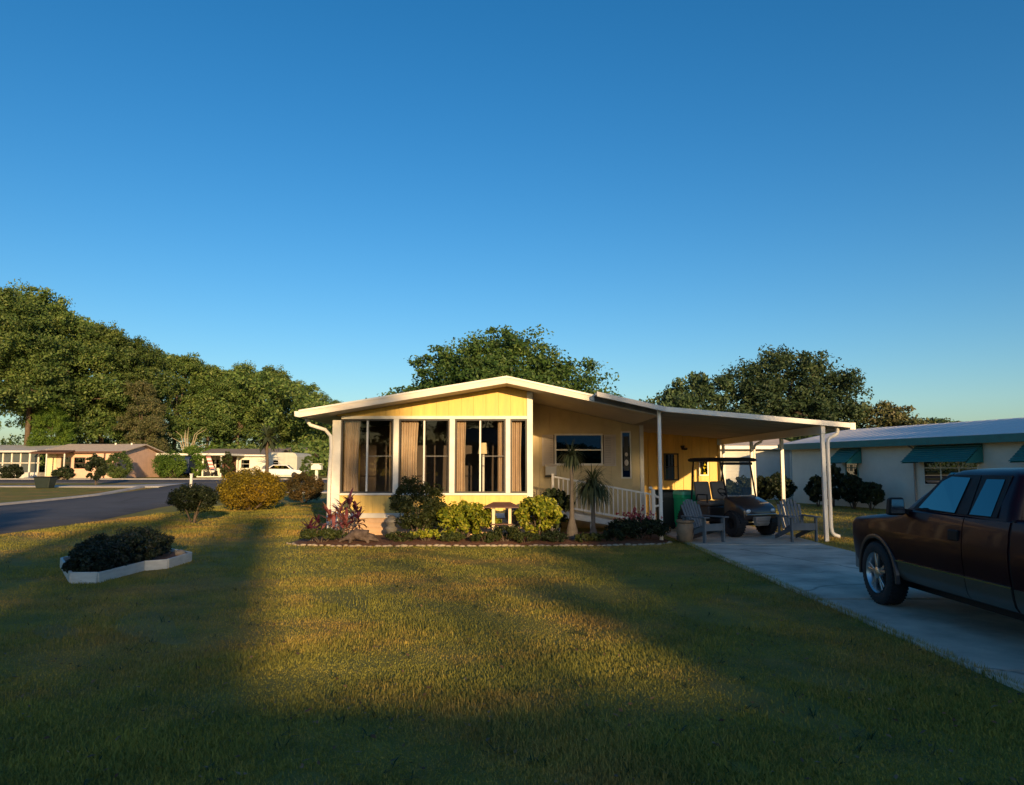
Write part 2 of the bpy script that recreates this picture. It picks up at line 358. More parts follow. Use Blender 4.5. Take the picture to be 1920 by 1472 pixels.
    def build(s, name, m, parent=None, smooth=False, bevel=0.0, world=True, seg=2):
        me = bpy.data.meshes.new(name); me.from_pydata(s.v, [], s.f); me.update()
        bm = bmesh.new(); bm.from_mesh(me); bmesh.ops.recalc_face_normals(bm, faces=bm.faces); bm.to_mesh(me); bm.free()
        return put(name, me, m, parent, smooth, bevel, world, seg)
def put(name, me, m, parent=None, smooth=False, bevel=0.0, world=True, seg=2):
    o = bpy.data.objects.new(name, me); COL.objects.link(o)
    me.materials.append(MATS[m])
    if smooth:
        me.polygons.foreach_set('use_smooth', [True] * len(me.polygons))
        me.set_sharp_from_angle(angle=R(smooth if smooth > 1 else 40))
    if bevel:
        b = o.modifiers.new('bevel', 'BEVEL'); b.width = bevel; b.segments = seg; b.limit_method = 'ANGLE'; b.angle_limit = R(40)
    if parent:
        o.parent = parent
        if parent.type == 'EMPTY' and world: o.location = -parent.location
    return o
def share(src, name, parent, loc=(0, 0, 0), rot=(0, 0, 0), scale=(1, 1, 1)):
    o = bpy.data.objects.new(name, src.data); COL.objects.link(o); o.parent = parent
    o.location = loc; o.rotation_euler = rot; o.scale = scale
    return o
def tag(o, label, cat, group=None):
    o['label'] = label; o['category'] = cat
    if group: o['group'] = group
    return o
def struct(o): o['kind'] = 'structure'; return o
def thing(name, label, cat, loc=(0, 0, 0), rotz=0.0, group=None):
    o = bpy.data.objects.new(name, None); COL.objects.link(o); o.empty_display_size = 0.2
    o.location = loc; o.rotation_euler = (0, 0, rotz); return tag(o, label, cat, group)
def copy_tree(o, parent=None):
    c = o.copy(); COL.objects.link(c); c.parent = parent
    for ch in list(o.children): copy_tree(ch, c)
    return c
def np_mesh(name, V, F):
    k = F.shape[1]; me = bpy.data.meshes.new(name)
    me.vertices.add(len(V)); me.vertices.foreach_set('co', np.ascontiguousarray(V, dtype=np.float32).ravel())
    me.loops.add(F.size); me.loops.foreach_set('vertex_index', np.ascontiguousarray(F, dtype=np.int32).ravel())
    me.polygons.add(len(F)); me.polygons.foreach_set('loop_start', np.arange(0, F.size, k, dtype=np.int32))
    me.update(calc_edges=True); return me
def unit(a): return a / np.maximum(np.linalg.norm(a, axis=1, keepdims=True), 1e-9)
def leaves(C, Nrm, size, aspect, rg):
    """diamond leaves at C, facing about Nrm"""
    n = len(C); Nrm = unit(Nrm)
    t = unit(np.cross(Nrm, rg.normal(size=(n, 3)))); b = np.cross(Nrm, t)
    a = (size * rg.uniform(0.6, 1.3, n))[:, None]
    V = np.stack([C - t*a, C + b*a*aspect + Nrm*a*0.15, C + t*a, C - b*a*aspect + Nrm*a*0.15], 1).reshape(-1, 3)
    F = np.arange(4 * n).reshape(n, 4); return V, F
def clump_leaves(clumps, per, size, aspect, rg, spread=0.8, shell=0.35):
    """clumps: rows (x,y,z,rx,ry,rz); leaves spread through the outer part of each clump"""
    cl = np.repeat(np.asarray(clumps, float), per, axis=0); n = len(cl)
    d = unit(rg.normal(size=(n, 3))); r = 1 - np.abs(rg.normal(size=n)) * shell
    C = cl[:, :3] + d * cl[:, 3:] * r[:, None]
    return leaves(C, d + rg.normal(size=(n, 3)) * spread, size, aspect, rg)
# ================================================================== SETTING
def axis(vals): return np.array(sorted(set(vals)))
gx = axis(list(np.arange(-40, 41, 2.0)) + list(np.arange(-400, 401, 20.0)))
gy = axis(list(np.arange(-10, 100, 2.0)) + list(np.arange(-120, 600, 20.0)))
XX, YY = np.meshgrid(gx, gy); ZZ = tz(XX, YY)
V = np.stack([XX, YY, ZZ], -1).reshape(-1, 3)
nx, ny = len(gx), len(gy)
I, J = np.meshgrid(np.arange(nx - 1), np.arange(ny - 1)); q = (J * nx + I).ravel()
Fq = np.stack([q, q + 1, q + nx + 1, q + nx], 1)
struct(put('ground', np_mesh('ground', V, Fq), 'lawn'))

def ribbon(name, m, left, right, dz=0.012, n=40, skirt=0.05):
    """strip between two polylines given as (x,y) lists of equal length"""
    L = np.array(left, float); Rr = np.array(right, float)
    t = np.linspace(0, len(L) - 1, n); i = np.minimum(t.astype(int), len(L) - 2); f = (t - i)[:, None]
    l = L[i] * (1 - f) + L[i + 1] * f; r = Rr[i] * (1 - f) + Rr[i + 1] * f
    rows = []
    K = 5
    for k in range(K):
        p = l * (1 - k / (K - 1)) + r * k / (K - 1)
        rows.append(np.column_stack([p, tz(p[:, 0], p[:, 1]) + dz]))
    a = rows[0].copy(); a[:, 2] -= skirt; b = rows[-1].copy(); b[:, 2] -= skirt
    rows = [a] + rows + [b]
    V = np.stack(rows, 1).reshape(-1, 3); w = len(rows)
    I, J = np.meshgrid(np.arange(w - 1), np.arange(n - 1)); q = (J * w + I).ravel()
    me = np_mesh(name, V, np.stack([q, q + 1, q + w + 1, q + w], 1))
    return struct(put(name, me, m))

ribbon('road', 'asphalt', [(-23.0, -60), (-23.0, 20), (-23.2, 34), (-24.0, 44), (-26.5, 62.5)], [(-13.4, -60), (-13.4, 18), (-13.6, 25), (-15.4, 33), (-18.0, 62.5)], 0.012, 90)
ribbon('cross_street', 'asphalt', [(-140, 72), (60, 72)], [(-140, 62), (60, 62)], 0.008, 60)
ribbon('street_behind', 'asphalt', [(-13.4, -8), (80, -8)], [(-13.4, -14), (80, -14)], 0.008, 40)
ribbon('kerb', 'concrete_pale', [(-23.35, -60), (-23.35, 20), (-23.6, 34), (-24.4, 44), (-27.0, 54.5)], [(-23.0, -60), (-23.0, 20), (-23.2, 34), (-24.0, 44), (-26.6, 54.5)], 0.10, 80, 0.2)
ribbon('pavement', 'concrete_pale', [(-140, 57.4), (-40, 57.4), (-30, 58.4), (-26.6, 62.4)], [(-140, 55.2), (-40, 55.2), (-30, 54.5), (-25.6, 54.5)], 0.03, 70, 0.1)
ribbon('far_kerb', 'concrete_pale', [(-140, 72.5), (60, 72.5)], [(-140, 72.0), (60, 72.0)], 0.09, 60, 0.2)
ribbon('side_path', 'concrete_pale', [(-16.5, 49.5), (-4.2, 49.5)], [(-16.5, 46.8), (-4.2, 46.8)], 0.03, 20, 0.1)

# driveway: concrete slabs with joints, two bays wide under the carport
DL, DR = 3.98, 7.0
dw = thing('driveway', 'x', 'x', (5.4, 10, 0)); del dw['label']; del dw['category']; struct(dw)
base = MB().box(DL + 0.01, DR - 0.01, -7.2, 25.9, -0.06, 0.010).build('joint_bed', 'mulch', dw)
yy = -7.25; sid = 0
while yy < 25.8:
    y1 = min(yy + 3.45, 25.9)
    h = 0.035 + 0.006 * (sid % 2)
    MB().box(DL, DR, yy, y1 - 0.055, -0.05, h).build('slab', 'concrete', dw, bevel=0.008)
    yy = y1; sid += 1

# planting bed of mulch in front of the home
bm_pts = [(-5.1, 17.4), (-4.7, 17.02), (-3.6, 16.86), (-1.5, 16.88), (0.4, 16.9), (2.0, 16.98), (3.3, 17.2), (3.72, 17.7), (3.72, 20.15), (0.5, 20.15), (0.5, 18.99), (-5.1, 18.99)]
V = []; F = []
cx, cy = -0.6, 18.2
for i in range(4):
    f = i / 3
    for (x, y) in bm_pts: V.append((cx + (x - cx) * (1 - 0.25 * f * (i < 3)) if i < 3 else cx, cy + (y - cy) * (1 - 0.3 * f) if i < 3 else cy, 0.012 + 0.06 * min(f * 1.5, 1)))
n = len(bm_pts)
for i in range(3):
    for k in range(n): F.append((i*n+k, i*n+(k+1) % n, (i+1)*n+(k+1) % n, (i+1)*n+k))
me = bpy.data.meshes.new('mulch_bed'); me.from_pydata(V, [], F); me.update()
struct(put('mulch_bed', me, 'mulch', smooth=True))

# ================================================================== MAIN HOME
WY = 19.0                                   # front wall of the sunroom
RY = 22.0                                   # recessed wall behind the ramp
XL, XS, XR = -4.546, 0.516, 3.85            # left corner, sunroom corner, right corner
home = thing('mobile_home', 'yellow single-storey home with white trimmed sunroom under a low gable roof', 'house', (-0.4, 26, 0))
RF, RB = 18.2, 33.4                         # roof front and back
XE0, ZE0 = -5.2, 3.13; XRG, ZRG = -0.13, 3.97; XE1, ZE1 = 3.64, 3.15
sl_l = (ZRG - ZE0) / (XRG - XE0); sl_r = (ZE1 - ZRG) / (XE1 - XRG)
TH = 0.17
def rz(x): return ZE0 + (x - XE0) * sl_l if x < XRG else ZRG + (x - XRG) * sl_r
def soff(x): return rz(x) - TH
# walls that are one plain mesh: sides, back, interior
MB().box(XL, XL + 0.1, WY + 0.12, RB - 0.5, 0, 2.93).build('side_wall', 'siding_yellow', home)
MB().box(XR - 0.1, XR, RY + 0.1, RB - 0.5, 0, soff(XR) - 0.06).build('side_wall', 'siding_yellow', home)
MB().prism_y([(XL, 0), (XR, 0), (XR, soff(XR) - 0.06), (XRG, soff(XRG) - 0.02), (XL, 2.93)], RB - 0.5, RB - 0.4).build('back_wall', 'siding_yellow', home)
MB().box(XS - 0.1, XS, WY + 0.13, RY, 0, soff(XS) - 0.01).build('side_wall', 'siding_yellow', home)
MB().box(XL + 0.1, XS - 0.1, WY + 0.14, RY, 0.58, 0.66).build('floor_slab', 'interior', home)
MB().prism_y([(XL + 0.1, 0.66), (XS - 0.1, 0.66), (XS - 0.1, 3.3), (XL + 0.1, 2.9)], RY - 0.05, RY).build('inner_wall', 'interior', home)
# skirt: lap boards
for i in range(4):
    z0 = 0.0 + i * 0.12
    MB().hexa([(XL, WY - 0.03, z0), (XS, WY - 0.03, z0), (XS, WY + 0.1, z0), (XL, WY + 0.1, z0)], [(XL, WY - 0.005, z0 + 0.118), (XS, WY - 0.005, z0 + 0.118), (XS, WY + 0.1, z0 + 0.118), (XL, WY + 0.1, z0 + 0.118)]).build('skirt_board', 'skirt_tan', home)
MB().box(XL - 0.01, XS + 0.01, WY - 0.045, WY + 0.1, 0.48, 0.60).build('skirt_trim', 'trim_white', home, bevel=0.006)
# yellow panels, below the sills and in the gable, each a board with a groove between
pw = 0.316; x = XL + 0.09; pn = 0
while x < XS - 0.13:
    x1 = min(x + pw, XS - 0.12)
    d = 0.002 * (pn % 2)
    MB().box(x, x1 - 0.003, WY - d, WY + 0.1, 0.60, 1.045).build('siding_panel', 'siding_yellow', home, bevel=0.002)
    zt0, zt1 = soff(x) - 0.004, soff(x1 - 0.01) - 0.004
    if min(zt0, zt1) > 3.06:
        poly = [(x, 3.05), (x1 - 0.003, 3.05), (x1 - 0.003, zt1)]
        if x < XRG < x1: poly.append((XRG, soff(XRG) - 0.004))
        poly.append((x, zt0))
        MB().prism_y(poly, WY - d, WY + 0.1).build('siding_panel', 'siding_yellow', home, bevel=0.002)
    elif max(zt0, zt1) > 3.07:
        MB().prism_y([(x, 3.05), (x1 - 0.003, 3.05), (x1 - 0.003, zt1), (x, max(zt0, 3.055))], WY - d, WY + 0.1).build('siding_panel', 'siding_yellow', home)
    x = x1; pn += 1
MB().box(XL + 0.08, XS - 0.1, WY + 0.10, WY + 0.13, 0.0, 1.05).build('wall_backing', 'siding_yellow_shaded', home)
# white posts and rails of the sunroom
ZS, ZT = 1.10, 2.97
posts = [(XL, -4.343), (-3.013, -2.877), (-1.588, -1.452), (-0.163, -0.041), (0.38, XS)]
for i, (a, b) in enumerate(posts):
    top = 2.96 if i == 0 else (soff(XS) - 0.004 if i == 4 else ZT - 0.001)
    bot = 0.0 if i in (0, 4) else ZS + 0.001
    if i == 4: MB().box(a, XS + 0.012, WY - 0.03, WY + 0.12, 0.602, soff(XS) - 0.004).build('corner_post', 'trim_white', home, bevel=0.008)
    elif i == 0: MB().box(a - 0.012, b, WY - 0.05, WY + 0.12, bot, 2.94).build('corner_post', 'trim_white', home, bevel=0.008)
    else: MB().box(a, b, WY - 0.03, WY + 0.10, bot, top).build('window_post', 'trim_white', home, bevel=0.008)
MB().box(-4.343, 0.38, WY - 0.035, WY + 0.1, 1.045, ZS).build('sill_rail', 'trim_white', home, bevel=0.008)
MB().box(-4.343, 0.38, WY - 0.025, WY + 0.1, ZT, 3.05).build('head_rail', 'trim_white', home, bevel=0.006)
# windows
for i in range(4):
    a, b = posts[i][1] + 0.004, posts[i + 1][0] - 0.004
    w = MB()
    w.box(a, a + 0.035, WY + 0.005, WY + 0.07, ZS + 0.002, ZT - 0.002).box(b - 0.035, b, WY + 0.005, WY + 0.07, ZS + 0.002, ZT - 0.002)
    w.box(a + 0.035, b - 0.035, WY + 0.005, WY + 0.07, ZS + 0.002, ZS + 0.04).box(a + 0.035, b - 0.035, WY + 0.005, WY + 0.07, ZT - 0.04, ZT - 0.002)
    win = w.build('window', 'dark_frame', home)
    if i < 3:
        m = (a + b) / 2
        MB().box(m - 0.02, m + 0.02, WY - 0.005, WY + 0.075, ZS + 0.041, ZT - 0.041).build('mullion', 'metal_white', win)
        MB().box(m + 0.03, b - 0.036, WY + 0.02, WY + 0.055, 2.02, 2.04).build('cross_bar', 'stone_grey', win)
        for (p0, p1) in ((a + 0.036, m - 0.027), (m + 0.027, b - 0.036)):
            MB().box(p0, p1, WY + 0.058, WY + 0.064, ZS + 0.041, ZT - 0.041).build('pane', 'glass_house', win)
    else:
        MB().box(a + 0.036, b - 0.036, WY + 0.058, WY + 0.064, ZS + 0.041, ZT - 0.041).build('pane', 'glass_house', win)
# curtains: each hangs on its own behind the glass
def curtain(x0, x1, label, ph=0.0, folds=7):
    V, F = [], []; nu, nv = 44, 8
    for side in (0, 1):
        for j in range(nv + 1):
            for i in range(nu + 1):
                u = i / nu; v = j / nv
                pull = 1 - 0.10 * math.sin(v * math.pi)
                xx = x0 + (x1 - x0) * u * pull
                yy = WY + 0.20 + 0.032 * math.sin(u * folds * 2 * math.pi + ph + 0.6 * v) + 0.012 * math.sin(u * 17 + ph) + side * 0.008
                V.append((xx, yy, 0.72 + (ZT - 0.74) * v))
    n1 = (nu + 1) * (nv + 1)
    for j in range(nv):
        for i in range(nu):
            a = j * (nu + 1) + i
            F.append((a, a + 1, a + nu + 2, a + nu + 1)); F.append((a + n1, a + nu + 1 + n1, a + nu + 2 + n1, a + 1 + n1))
    me = bpy.data.meshes.new('curtain'); me.from_pydata(V, [], F); me.update()
    o = put('curtain', me, 'curtain', smooth=60); tag(o, label, 'curtain', 'curtains in the sunroom')
curtain(-4.30, -3.90, 'tan pleated curtain at left of the leftmost sunroom window', 0.3)
curtain(-3.15, -3.04, 'narrow strip of tan curtain at right of the leftmost sunroom window', 1.1, 3)
curtain(-2.85, -2.40, 'wide tan curtain at left of the sunroom window behind the round shrub', 2.0)
curtain(-1.68, -1.61, 'narrow strip of tan curtain at right of the second sunroom window', 0.8, 2)
curtain(-1.43, -1.18, 'sunlit tan curtain at left of the third sunroom window', 0.5, 5)
curtain(-0.36, -0.19, 'slanting strip of tan curtain at right of the third sunroom window', 0.1, 3)
curtain(-0.02, 0.25, 'tan curtain filling the narrow rightmost sunroom window', 1.7, 5)
# things inside: table lamp and chair backs seen through the glass
lt = thing('floor_lamp', 'pale slender floor lamp inside the sunroom behind the third window', 'lamp', (-0.78, 20.4, 0.66))
MB().lathe([(0.14, 0), (0.14, 0.03), (0.02, 0.05)], 16).build('base', 'trim_white', lt, True, world=False)
MB().lathe([(0.035, 0.04), (0.035, 1.55)], 12).build('pole', 'trim_white', lt, True, world=False)
MB().lathe([(0.16, 1.45), (0.10, 1.75)], 16).build('lamp_shade', 'cream_wall', lt, True, world=False)
# roof: two slopes with soffit and fascia
def slope_slab(x0, x1, y0, y1, t, off=0.0):
    return MB().hexa([(x0, y0, rz(x0) - t + off), (x1, y0, rz(x1) - t + off), (x1, y1, rz(x1) - t + off), (x0, y1, rz(x0) - t + off)],
                     [(x0, y0, rz(x0) + off), (x1, y0, rz(x1) + off), (x1, y1, rz(x1) + off), (x0, y1, rz(x0) + off)])
e = 1e-4
rl = slope_slab(XE0, XRG - e, RF + 0.03, RB, 0.12, -0.015).build('roof_slope', 'shingle', home)
rr = slope_slab(XRG + e, XE1, RF + 0.03, RB, 0.12, -0.015).build('roof_slope', 'shingle', home)
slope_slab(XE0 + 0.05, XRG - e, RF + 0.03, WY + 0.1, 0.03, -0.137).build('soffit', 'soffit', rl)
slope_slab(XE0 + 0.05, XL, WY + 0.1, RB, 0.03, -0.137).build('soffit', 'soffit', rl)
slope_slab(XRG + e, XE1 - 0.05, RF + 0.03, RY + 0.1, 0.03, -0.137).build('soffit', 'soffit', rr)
slope_slab(XE0, XRG - e, RF - 0.01, RF + 0.028, TH).build('fascia_board', 'fascia', rl, bevel=0.006)
slope_slab(XRG + e, 2.02, RF - 0.01, RF + 0.028, TH).build('fascia_board', 'fascia', rr, bevel=0.006)
# drip edge along the fascia top
slope_slab(XE0 - 0.01, XRG, RF - 0.03, RF - 0.012, 0.045, 0.012).build('drip_edge', 'metal_white', rl)
slope_slab(XRG + e, 2.02, RF - 0.03, RF - 0.012, 0.045, 0.012).build('drip_edge', 'metal_white', rr)
# gutter and downspout on the left
MB().prism_y([(XE0 - 0.11, ZE0 - 0.14), (XE0 - 0.03, ZE0 - 0.16), (XE0 - 0.003, ZE0 - 0.16), (XE0 - 0.003, ZE0 - 0.02), (XE0 - 0.12, ZE0 - 0.02)], RF, RB).build('gutter', 'metal_white', home)
pts = [P(574, 786, 18.9), P(582, 797, 18.9), P(610, 806, 18.9), P(620, 818, 18.9), P(621, 840, 18.9), (XL - 0.06, 18.93, 1.5), (XL - 0.06, 18.93, 0.12)]
MB().tube(pts, 0.045, 8).build('downspout', 'metal_white', home, True)

# recessed wall behind the ramp: vertical boards round a window
WX0, WX1, WZ0, WZ1 = 1.30, 2.62, 1.86, 2.68
x = XS + 0.002; i = 0
while x < XR - 0.1:
    x1 = min(x + 0.30, XR - 0.098)
    d = 0.004 * (i % 2)
    xe = x1 - 0.005; ta, tb = soff(x) - 0.003, soff(xe) - 0.003
    parts = [(0.0, ta, tb)]
    if xe > WX0 and x < WX1: parts = [(0.0, WZ0 - 0.02, WZ0 - 0.02), (WZ1 + 0.02, ta, tb)]
    for (a, b, c) in parts:
        MB().prism_y([(x, a), (xe, a), (xe, c), (x, b)], RY - d, RY + 0.09).build('siding_panel', 'siding_yellow_shaded', home, bevel=0.003)
    x = x1; i += 1
MB().box(XS, XR - 0.1, RY + 0.12, RY + 0.16, 0, soff(XR) - 0.2).build('wall_backing', 'interior', home)
MB().box(XR - 0.095, XR + 0.02, RY - 0.02, RY + 0.098, 0, 2.98).build('corner_post', 'trim_white', home, bevel=0.008)
w = MB()
w.box(WX0 - 0.05, WX0, RY - 0.025, RY + 0.08, WZ0 - 0.06, WZ1 + 0.05).box(WX1, WX1 + 0.05, RY - 0.025, RY + 0.08, WZ0 - 0.06, WZ1 + 0.05)
w.box(WX0, WX1, RY - 0.025, RY + 0.08, WZ0 - 0.06, WZ0).box(WX0, WX1, RY - 0.025, RY + 0.08, WZ1, WZ1 + 0.05)
win = w.build('window', 'trim_white', home)
MB().box(WX0, WX1, RY - 0.015, RY + 0.03, 2.235, 2.275).build('sash_bar', 'trim_white', win)
MB().box(WX0 + 0.002, WX1 - 0.002, RY + 0.02, RY + 0.026, WZ0 + 0.002, 2.233).build('pane', 'glass_dark', win)
MB().box(WX0 + 0.002, WX1 - 0.002, RY + 0.008, RY + 0.014, 2.277, WZ1 - 0.002).build('pane', 'glass_dark', win)
for (a, b) in ((0.88, 1.22), (2.70, 3.05)):
    s = MB().box(a, a + 0.035, RY - 0.045, RY - 0.006, 1.78, 2.70).box(b - 0.035, b, RY - 0.045, RY - 0.006, 1.78, 2.70).box(a + 0.035, b - 0.035, RY - 0.043, RY - 0.006, 1.78, 1.83).box(a + 0.035, b - 0.035, RY - 0.043, RY - 0.006, 2.65, 2.70).build('shutter', 'shutter', home)
    z = 1.835
    sl0 = None
    while z < 2.645:
        MB().hexa([(a + 0.036, RY - 0.034, z), (b - 0.036, RY - 0.034, z), (b - 0.036, RY - 0.024, z), (a + 0.036, RY - 0.024, z)], [(a + 0.036, RY - 0.016, z + 0.045), (b - 0.036, RY - 0.016, z + 0.045), (b - 0.036, RY - 0.007, z + 0.045), (a + 0.036, RY - 0.007, z + 0.045)]).build('louvre', 'shutter', s)
        z += 0.05
# narrow window beside the corner
w = MB()
w.box(3.20, 3.24, RY - 0.03, RY - 0.006, 1.42, 2.80).box(3.46, 3.50, RY - 0.03, RY - 0.006, 1.42, 2.80).box(3.24, 3.46, RY - 0.03, RY - 0.006, 1.42, 1.46).box(3.24, 3.46, RY - 0.03, RY - 0.006, 2.76, 2.80)
win = w.build('window', 'trim_white', home)
MB().box(3.242, 3.458, RY - 0.016, RY - 0.006, 1.462, 2.758).build('pane', 'glass_dark', win)
orn = thing('wall_ornament', 'tall narrow dark wall ornament with pale rings beside the porch corner', 'ornament', (3.35, RY - 0.05, 1.5))
MB().box(-0.07, 0.07, 0, 0.03, 0.15, 1.15).build('board', 'dark_frame', orn, world=False)
MB().sphere((0, -0.01, 0.38), (0.06, 0.02, 0.09)).sphere((0, -0.01, 0.62), (0.045, 0.02, 0.06)).build('disc', 'shutter', orn, 40, world=False)
# letter box on the wall
lb = thing('letter_box', 'pale grey letter box fixed to the wall below the left shutter', 'letter box', (1.13, RY - 0.05, 1.52))
MB().prism_x([(-0.12, 0), (0.04, 0), (0.04, 0.28), (0.0, 0.30), (-0.12, 0.24)], -0.16, 0.16).build('box', 'lap_grey', lb, bevel=0.01, world=False)
MB().prism_x([(-0.14, 0.235), (0.04, 0.31), (0.04, 0.325), (-0.14, 0.25)], -0.17, 0.17).build('lid', 'metal_white', lb, world=False)
MB().box(-0.17, 0.17, -0.15, 0.04, -0.05, -0.02).build('shelf', 'bin_dark', lb, world=False)

# ================================================================== RAMP AND RAILING
ramp = thing('entrance_ramp', 'pale wooden ramp rising leftwards to the porch behind the plants', 'ramp', (2.5, 20.9, 0))
def rampz(x): return float(np.interp(x, [1.15, 3.95], [0.62, 0.10]))
MB().box(XS + 0.02, 1.15, 20.25, RY - 0.02, 0.55, 0.62).build('landing', 'planter_white', ramp)
n = 18
for i in range(n):
    a = 1.15 + (3.95 - 1.15) * i / n; b = 1.15 + (3.95 - 1.15) * (i + 1) / n - 0.012
    MB().hexa([(a, 20.25, rampz(a) - 0.04), (b, 20.25, rampz(b) - 0.04), (b, 21.5, rampz(b) - 0.04), (a, 21.5, rampz(a) - 0.04)], [(a, 20.25, rampz(a)), (b, 20.25, rampz(b)), (b, 21.5, rampz(b)), (a, 21.5, rampz(a))]).build('plank', 'planter_white', ramp)
MB().hexa([(1.15, 20.19, 0.44), (3.95, 20.19, 0.0), (3.95, 20.245, 0.0), (1.15, 20.245, 0.44)], [(1.15, 20.19, 0.60), (3.95, 20.19, 0.09), (3.95, 20.245, 0.09), (1.15, 20.245, 0.60)]).build('stringer', 'planter_white', ramp)
for x in (0.7, 1.2, 2.1, 2.9):
    MB().box(x, x + 0.09, 20.26, 20.35, 0, rampz(x + 0.09) - 0.09).build('leg', 'planter_white', ramp)
rail = thing('ramp_railing', 'white railing with thin balusters sloping down along the ramp', 'railing', (2.4, 20.2, 0))
def railz(x): return float(np.interp(x, [1.12, 3.82], [1.52, 1.03]))
MB().hexa([(1.12, 20.18, railz(1.12) - 0.05), (3.86, 20.18, railz(3.86) - 0.05), (3.86, 20.24, railz(3.86) - 0.05), (1.12, 20.24, railz(1.12) - 0.05)],
          [(1.12, 20.18, railz(1.12)), (3.86, 20.18, railz(3.86)), (3.86, 20.24, railz(3.86)), (1.12, 20.24, railz(1.12))]).build('top_rail', 'metal_white', rail, bevel=0.008)
MB().hexa([(1.12, 20.185, railz(1.12) - 0.80), (3.86, 20.185, railz(3.86) - 0.80), (3.86, 20.235, railz(3.86) - 0.80), (1.12, 20.235, railz(1.12) - 0.80)],
          [(1.12, 20.185, railz(1.12) - 0.75), (3.86, 20.185, railz(3.86) - 0.75), (3.86, 20.235, railz(3.86) - 0.75), (1.12, 20.235, railz(1.12) - 0.75)]).build('bottom_rail', 'metal_white', rail)
x = 1.24
while x < 3.72:
    MB().box(x, x + 0.028, 20.196, 20.224, railz(x) - 0.76, railz(x) - 0.03).build('baluster', 'metal_white', rail)
    x += 0.122
MB().box(3.74, 3.84, 20.17, 20.25, 0, 1.16).build('post', 'metal_white', rail, bevel=0.01)
MB().box(1.06, 1.13, 20.17, 20.25, 0, 1.58).build('post', 'metal_white', rail, bevel=0.01)
MB().tube([(3.84, 20.21, 0.98), (3.98, 20.21, 0.93), (4.02, 20.21, 0.84), (3.96, 20.21, 0.74), (3.84, 20.21, 0.70)], 0.03, 8).build('return_loop', 'metal_white', rail, True)
MB().sphere((3.72, 20.21, 1.19), 0.055).build('knob', 'trim_white', rail, True)

# ================================================================== CARPORT
cp = thing('carport', 'low sloping metal carport roof on slim white posts beside the yellow home', 'carport', (5.8, 22, 0))
CF, CB = 17.75, 29.2
cpts = [(2.02, rz(2.02) + 0.03), (3.66, 3.165), (8.02, 2.78)]
def cz(x): return float(np.interp(x, [p[0] for p in cpts], [p[1] for p in cpts]))
y = CF + 0.02; i = 0
while y < CB - 0.05:
    y1 = min(y + 0.41, CB)
    m = MB(); d = 0.055
    for (a, b) in ((2.02, 3.66), (3.66, 8.02)):
        m.hexa([(a, y, cz(a) - d), (b, y, cz(b) - d), (b, y1 - 0.014, cz(b) - d), (a, y1 - 0.014, cz(a) - d)], [(a, y, cz(a)), (b, y, cz(b)), (b, y1 - 0.014, cz(b)), (a, y1 - 0.014, cz(a))])
    # raised lip of the pan on its underside
    m.hexa([(3.66, y1 - 0.05, cz(3.66) - d - 0.035), (8.00, y1 - 0.05, cz(8.00) - d - 0.035), (8.00, y1 - 0.03, cz(8.00) - d - 0.035), (3.66, y1 - 0.03, cz(3.66) - d - 0.035)],
           [(3.66, y1 - 0.05, cz(3.66) - d + 0.01), (8.00, y1 - 0.05, cz(8.00) - d + 0.01), (8.00, y1 - 0.03, cz(8.00) - d + 0.01), (3.66, y1 - 0.03, cz(3.66) - d + 0.01)])
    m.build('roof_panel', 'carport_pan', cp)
    y = y1; i += 1
for (a, b) in ((2.025, 3.66), (3.661, 8.04)):
    MB().hexa([(a, CF - 0.03, cz(a) - 0.10), (b, CF - 0.03, cz(b) - 0.10), (b, CF + 0.015, cz(b) - 0.10), (a, CF + 0.015, cz(a) - 0.10)],
              [(a, CF - 0.03, cz(a) + 0.02), (b, CF - 0.03, cz(b) + 0.02), (b, CF + 0.015, cz(b) + 0.02), (a, CF + 0.015, cz(a) + 0.02)]).build('fascia', 'carport_edge' if a < 3 else 'metal_white', cp, bevel=0.006)
ge = cz(8.02)
MB().prism_y([(8.025, ge - 0.13), (8.12, ge - 0.13), (8.15, ge + 0.01), (8.13, ge + 0.01), (8.105, ge - 0.11), (8.04, ge - 0.11), (8.04, ge + 0.01), (8.025, ge + 0.01)], CF + 0.02, CB).build('gutter', 'metal_white', cp)
BX = 7.42
MB().box(BX - 0.05, BX + 0.05, CF + 0.05, CB - 0.1, cz(BX) - 0.29, cz(BX) - 0.092).build('beam', 'metal_white', cp, bevel=0.008)
for yv in (CF + 0.12, 20.6, 23.2, 26.3):
    MB().box(BX - 0.045, BX + 0.045, yv - 0.045, yv + 0.045, 0.0, cz(BX) - 0.295).build('post', 'metal_white', cp, bevel=0.008)
yv = 18.0
MB().box(4.05 - 0.04 - 0.50, 4.05 + 0.04 - 0.50, yv - 0.045, yv + 0.045, 0, cz(3.5) - 0.07).build('post', 'metal_white', cp, bevel=0.008)
def spout(yv):
    z = cz(8.02) - 0.12
    MB().tube([(7.80, yv, z + 0.03), (7.80, yv, z - 0.06), (7.775, yv, z - 0.12), (7.62, yv, z - 0.20), (7.57, yv, z - 0.25), (7.55, yv, z - 0.34), (7.55, yv, 0.34), (7.57, yv, 0.22), (7.62, yv, 0.16), (7.74, yv, 0.12)], 0.042, 8).build('downspout', 'metal_white', cp, True)
spout(CF + 0.14); spout(23.35)
MB().box(8.03, 8.16, CF - 0.03, CF + 0.015, ge - 0.14, ge + 0.02).build('gutter_cap', 'metal_white', cp)

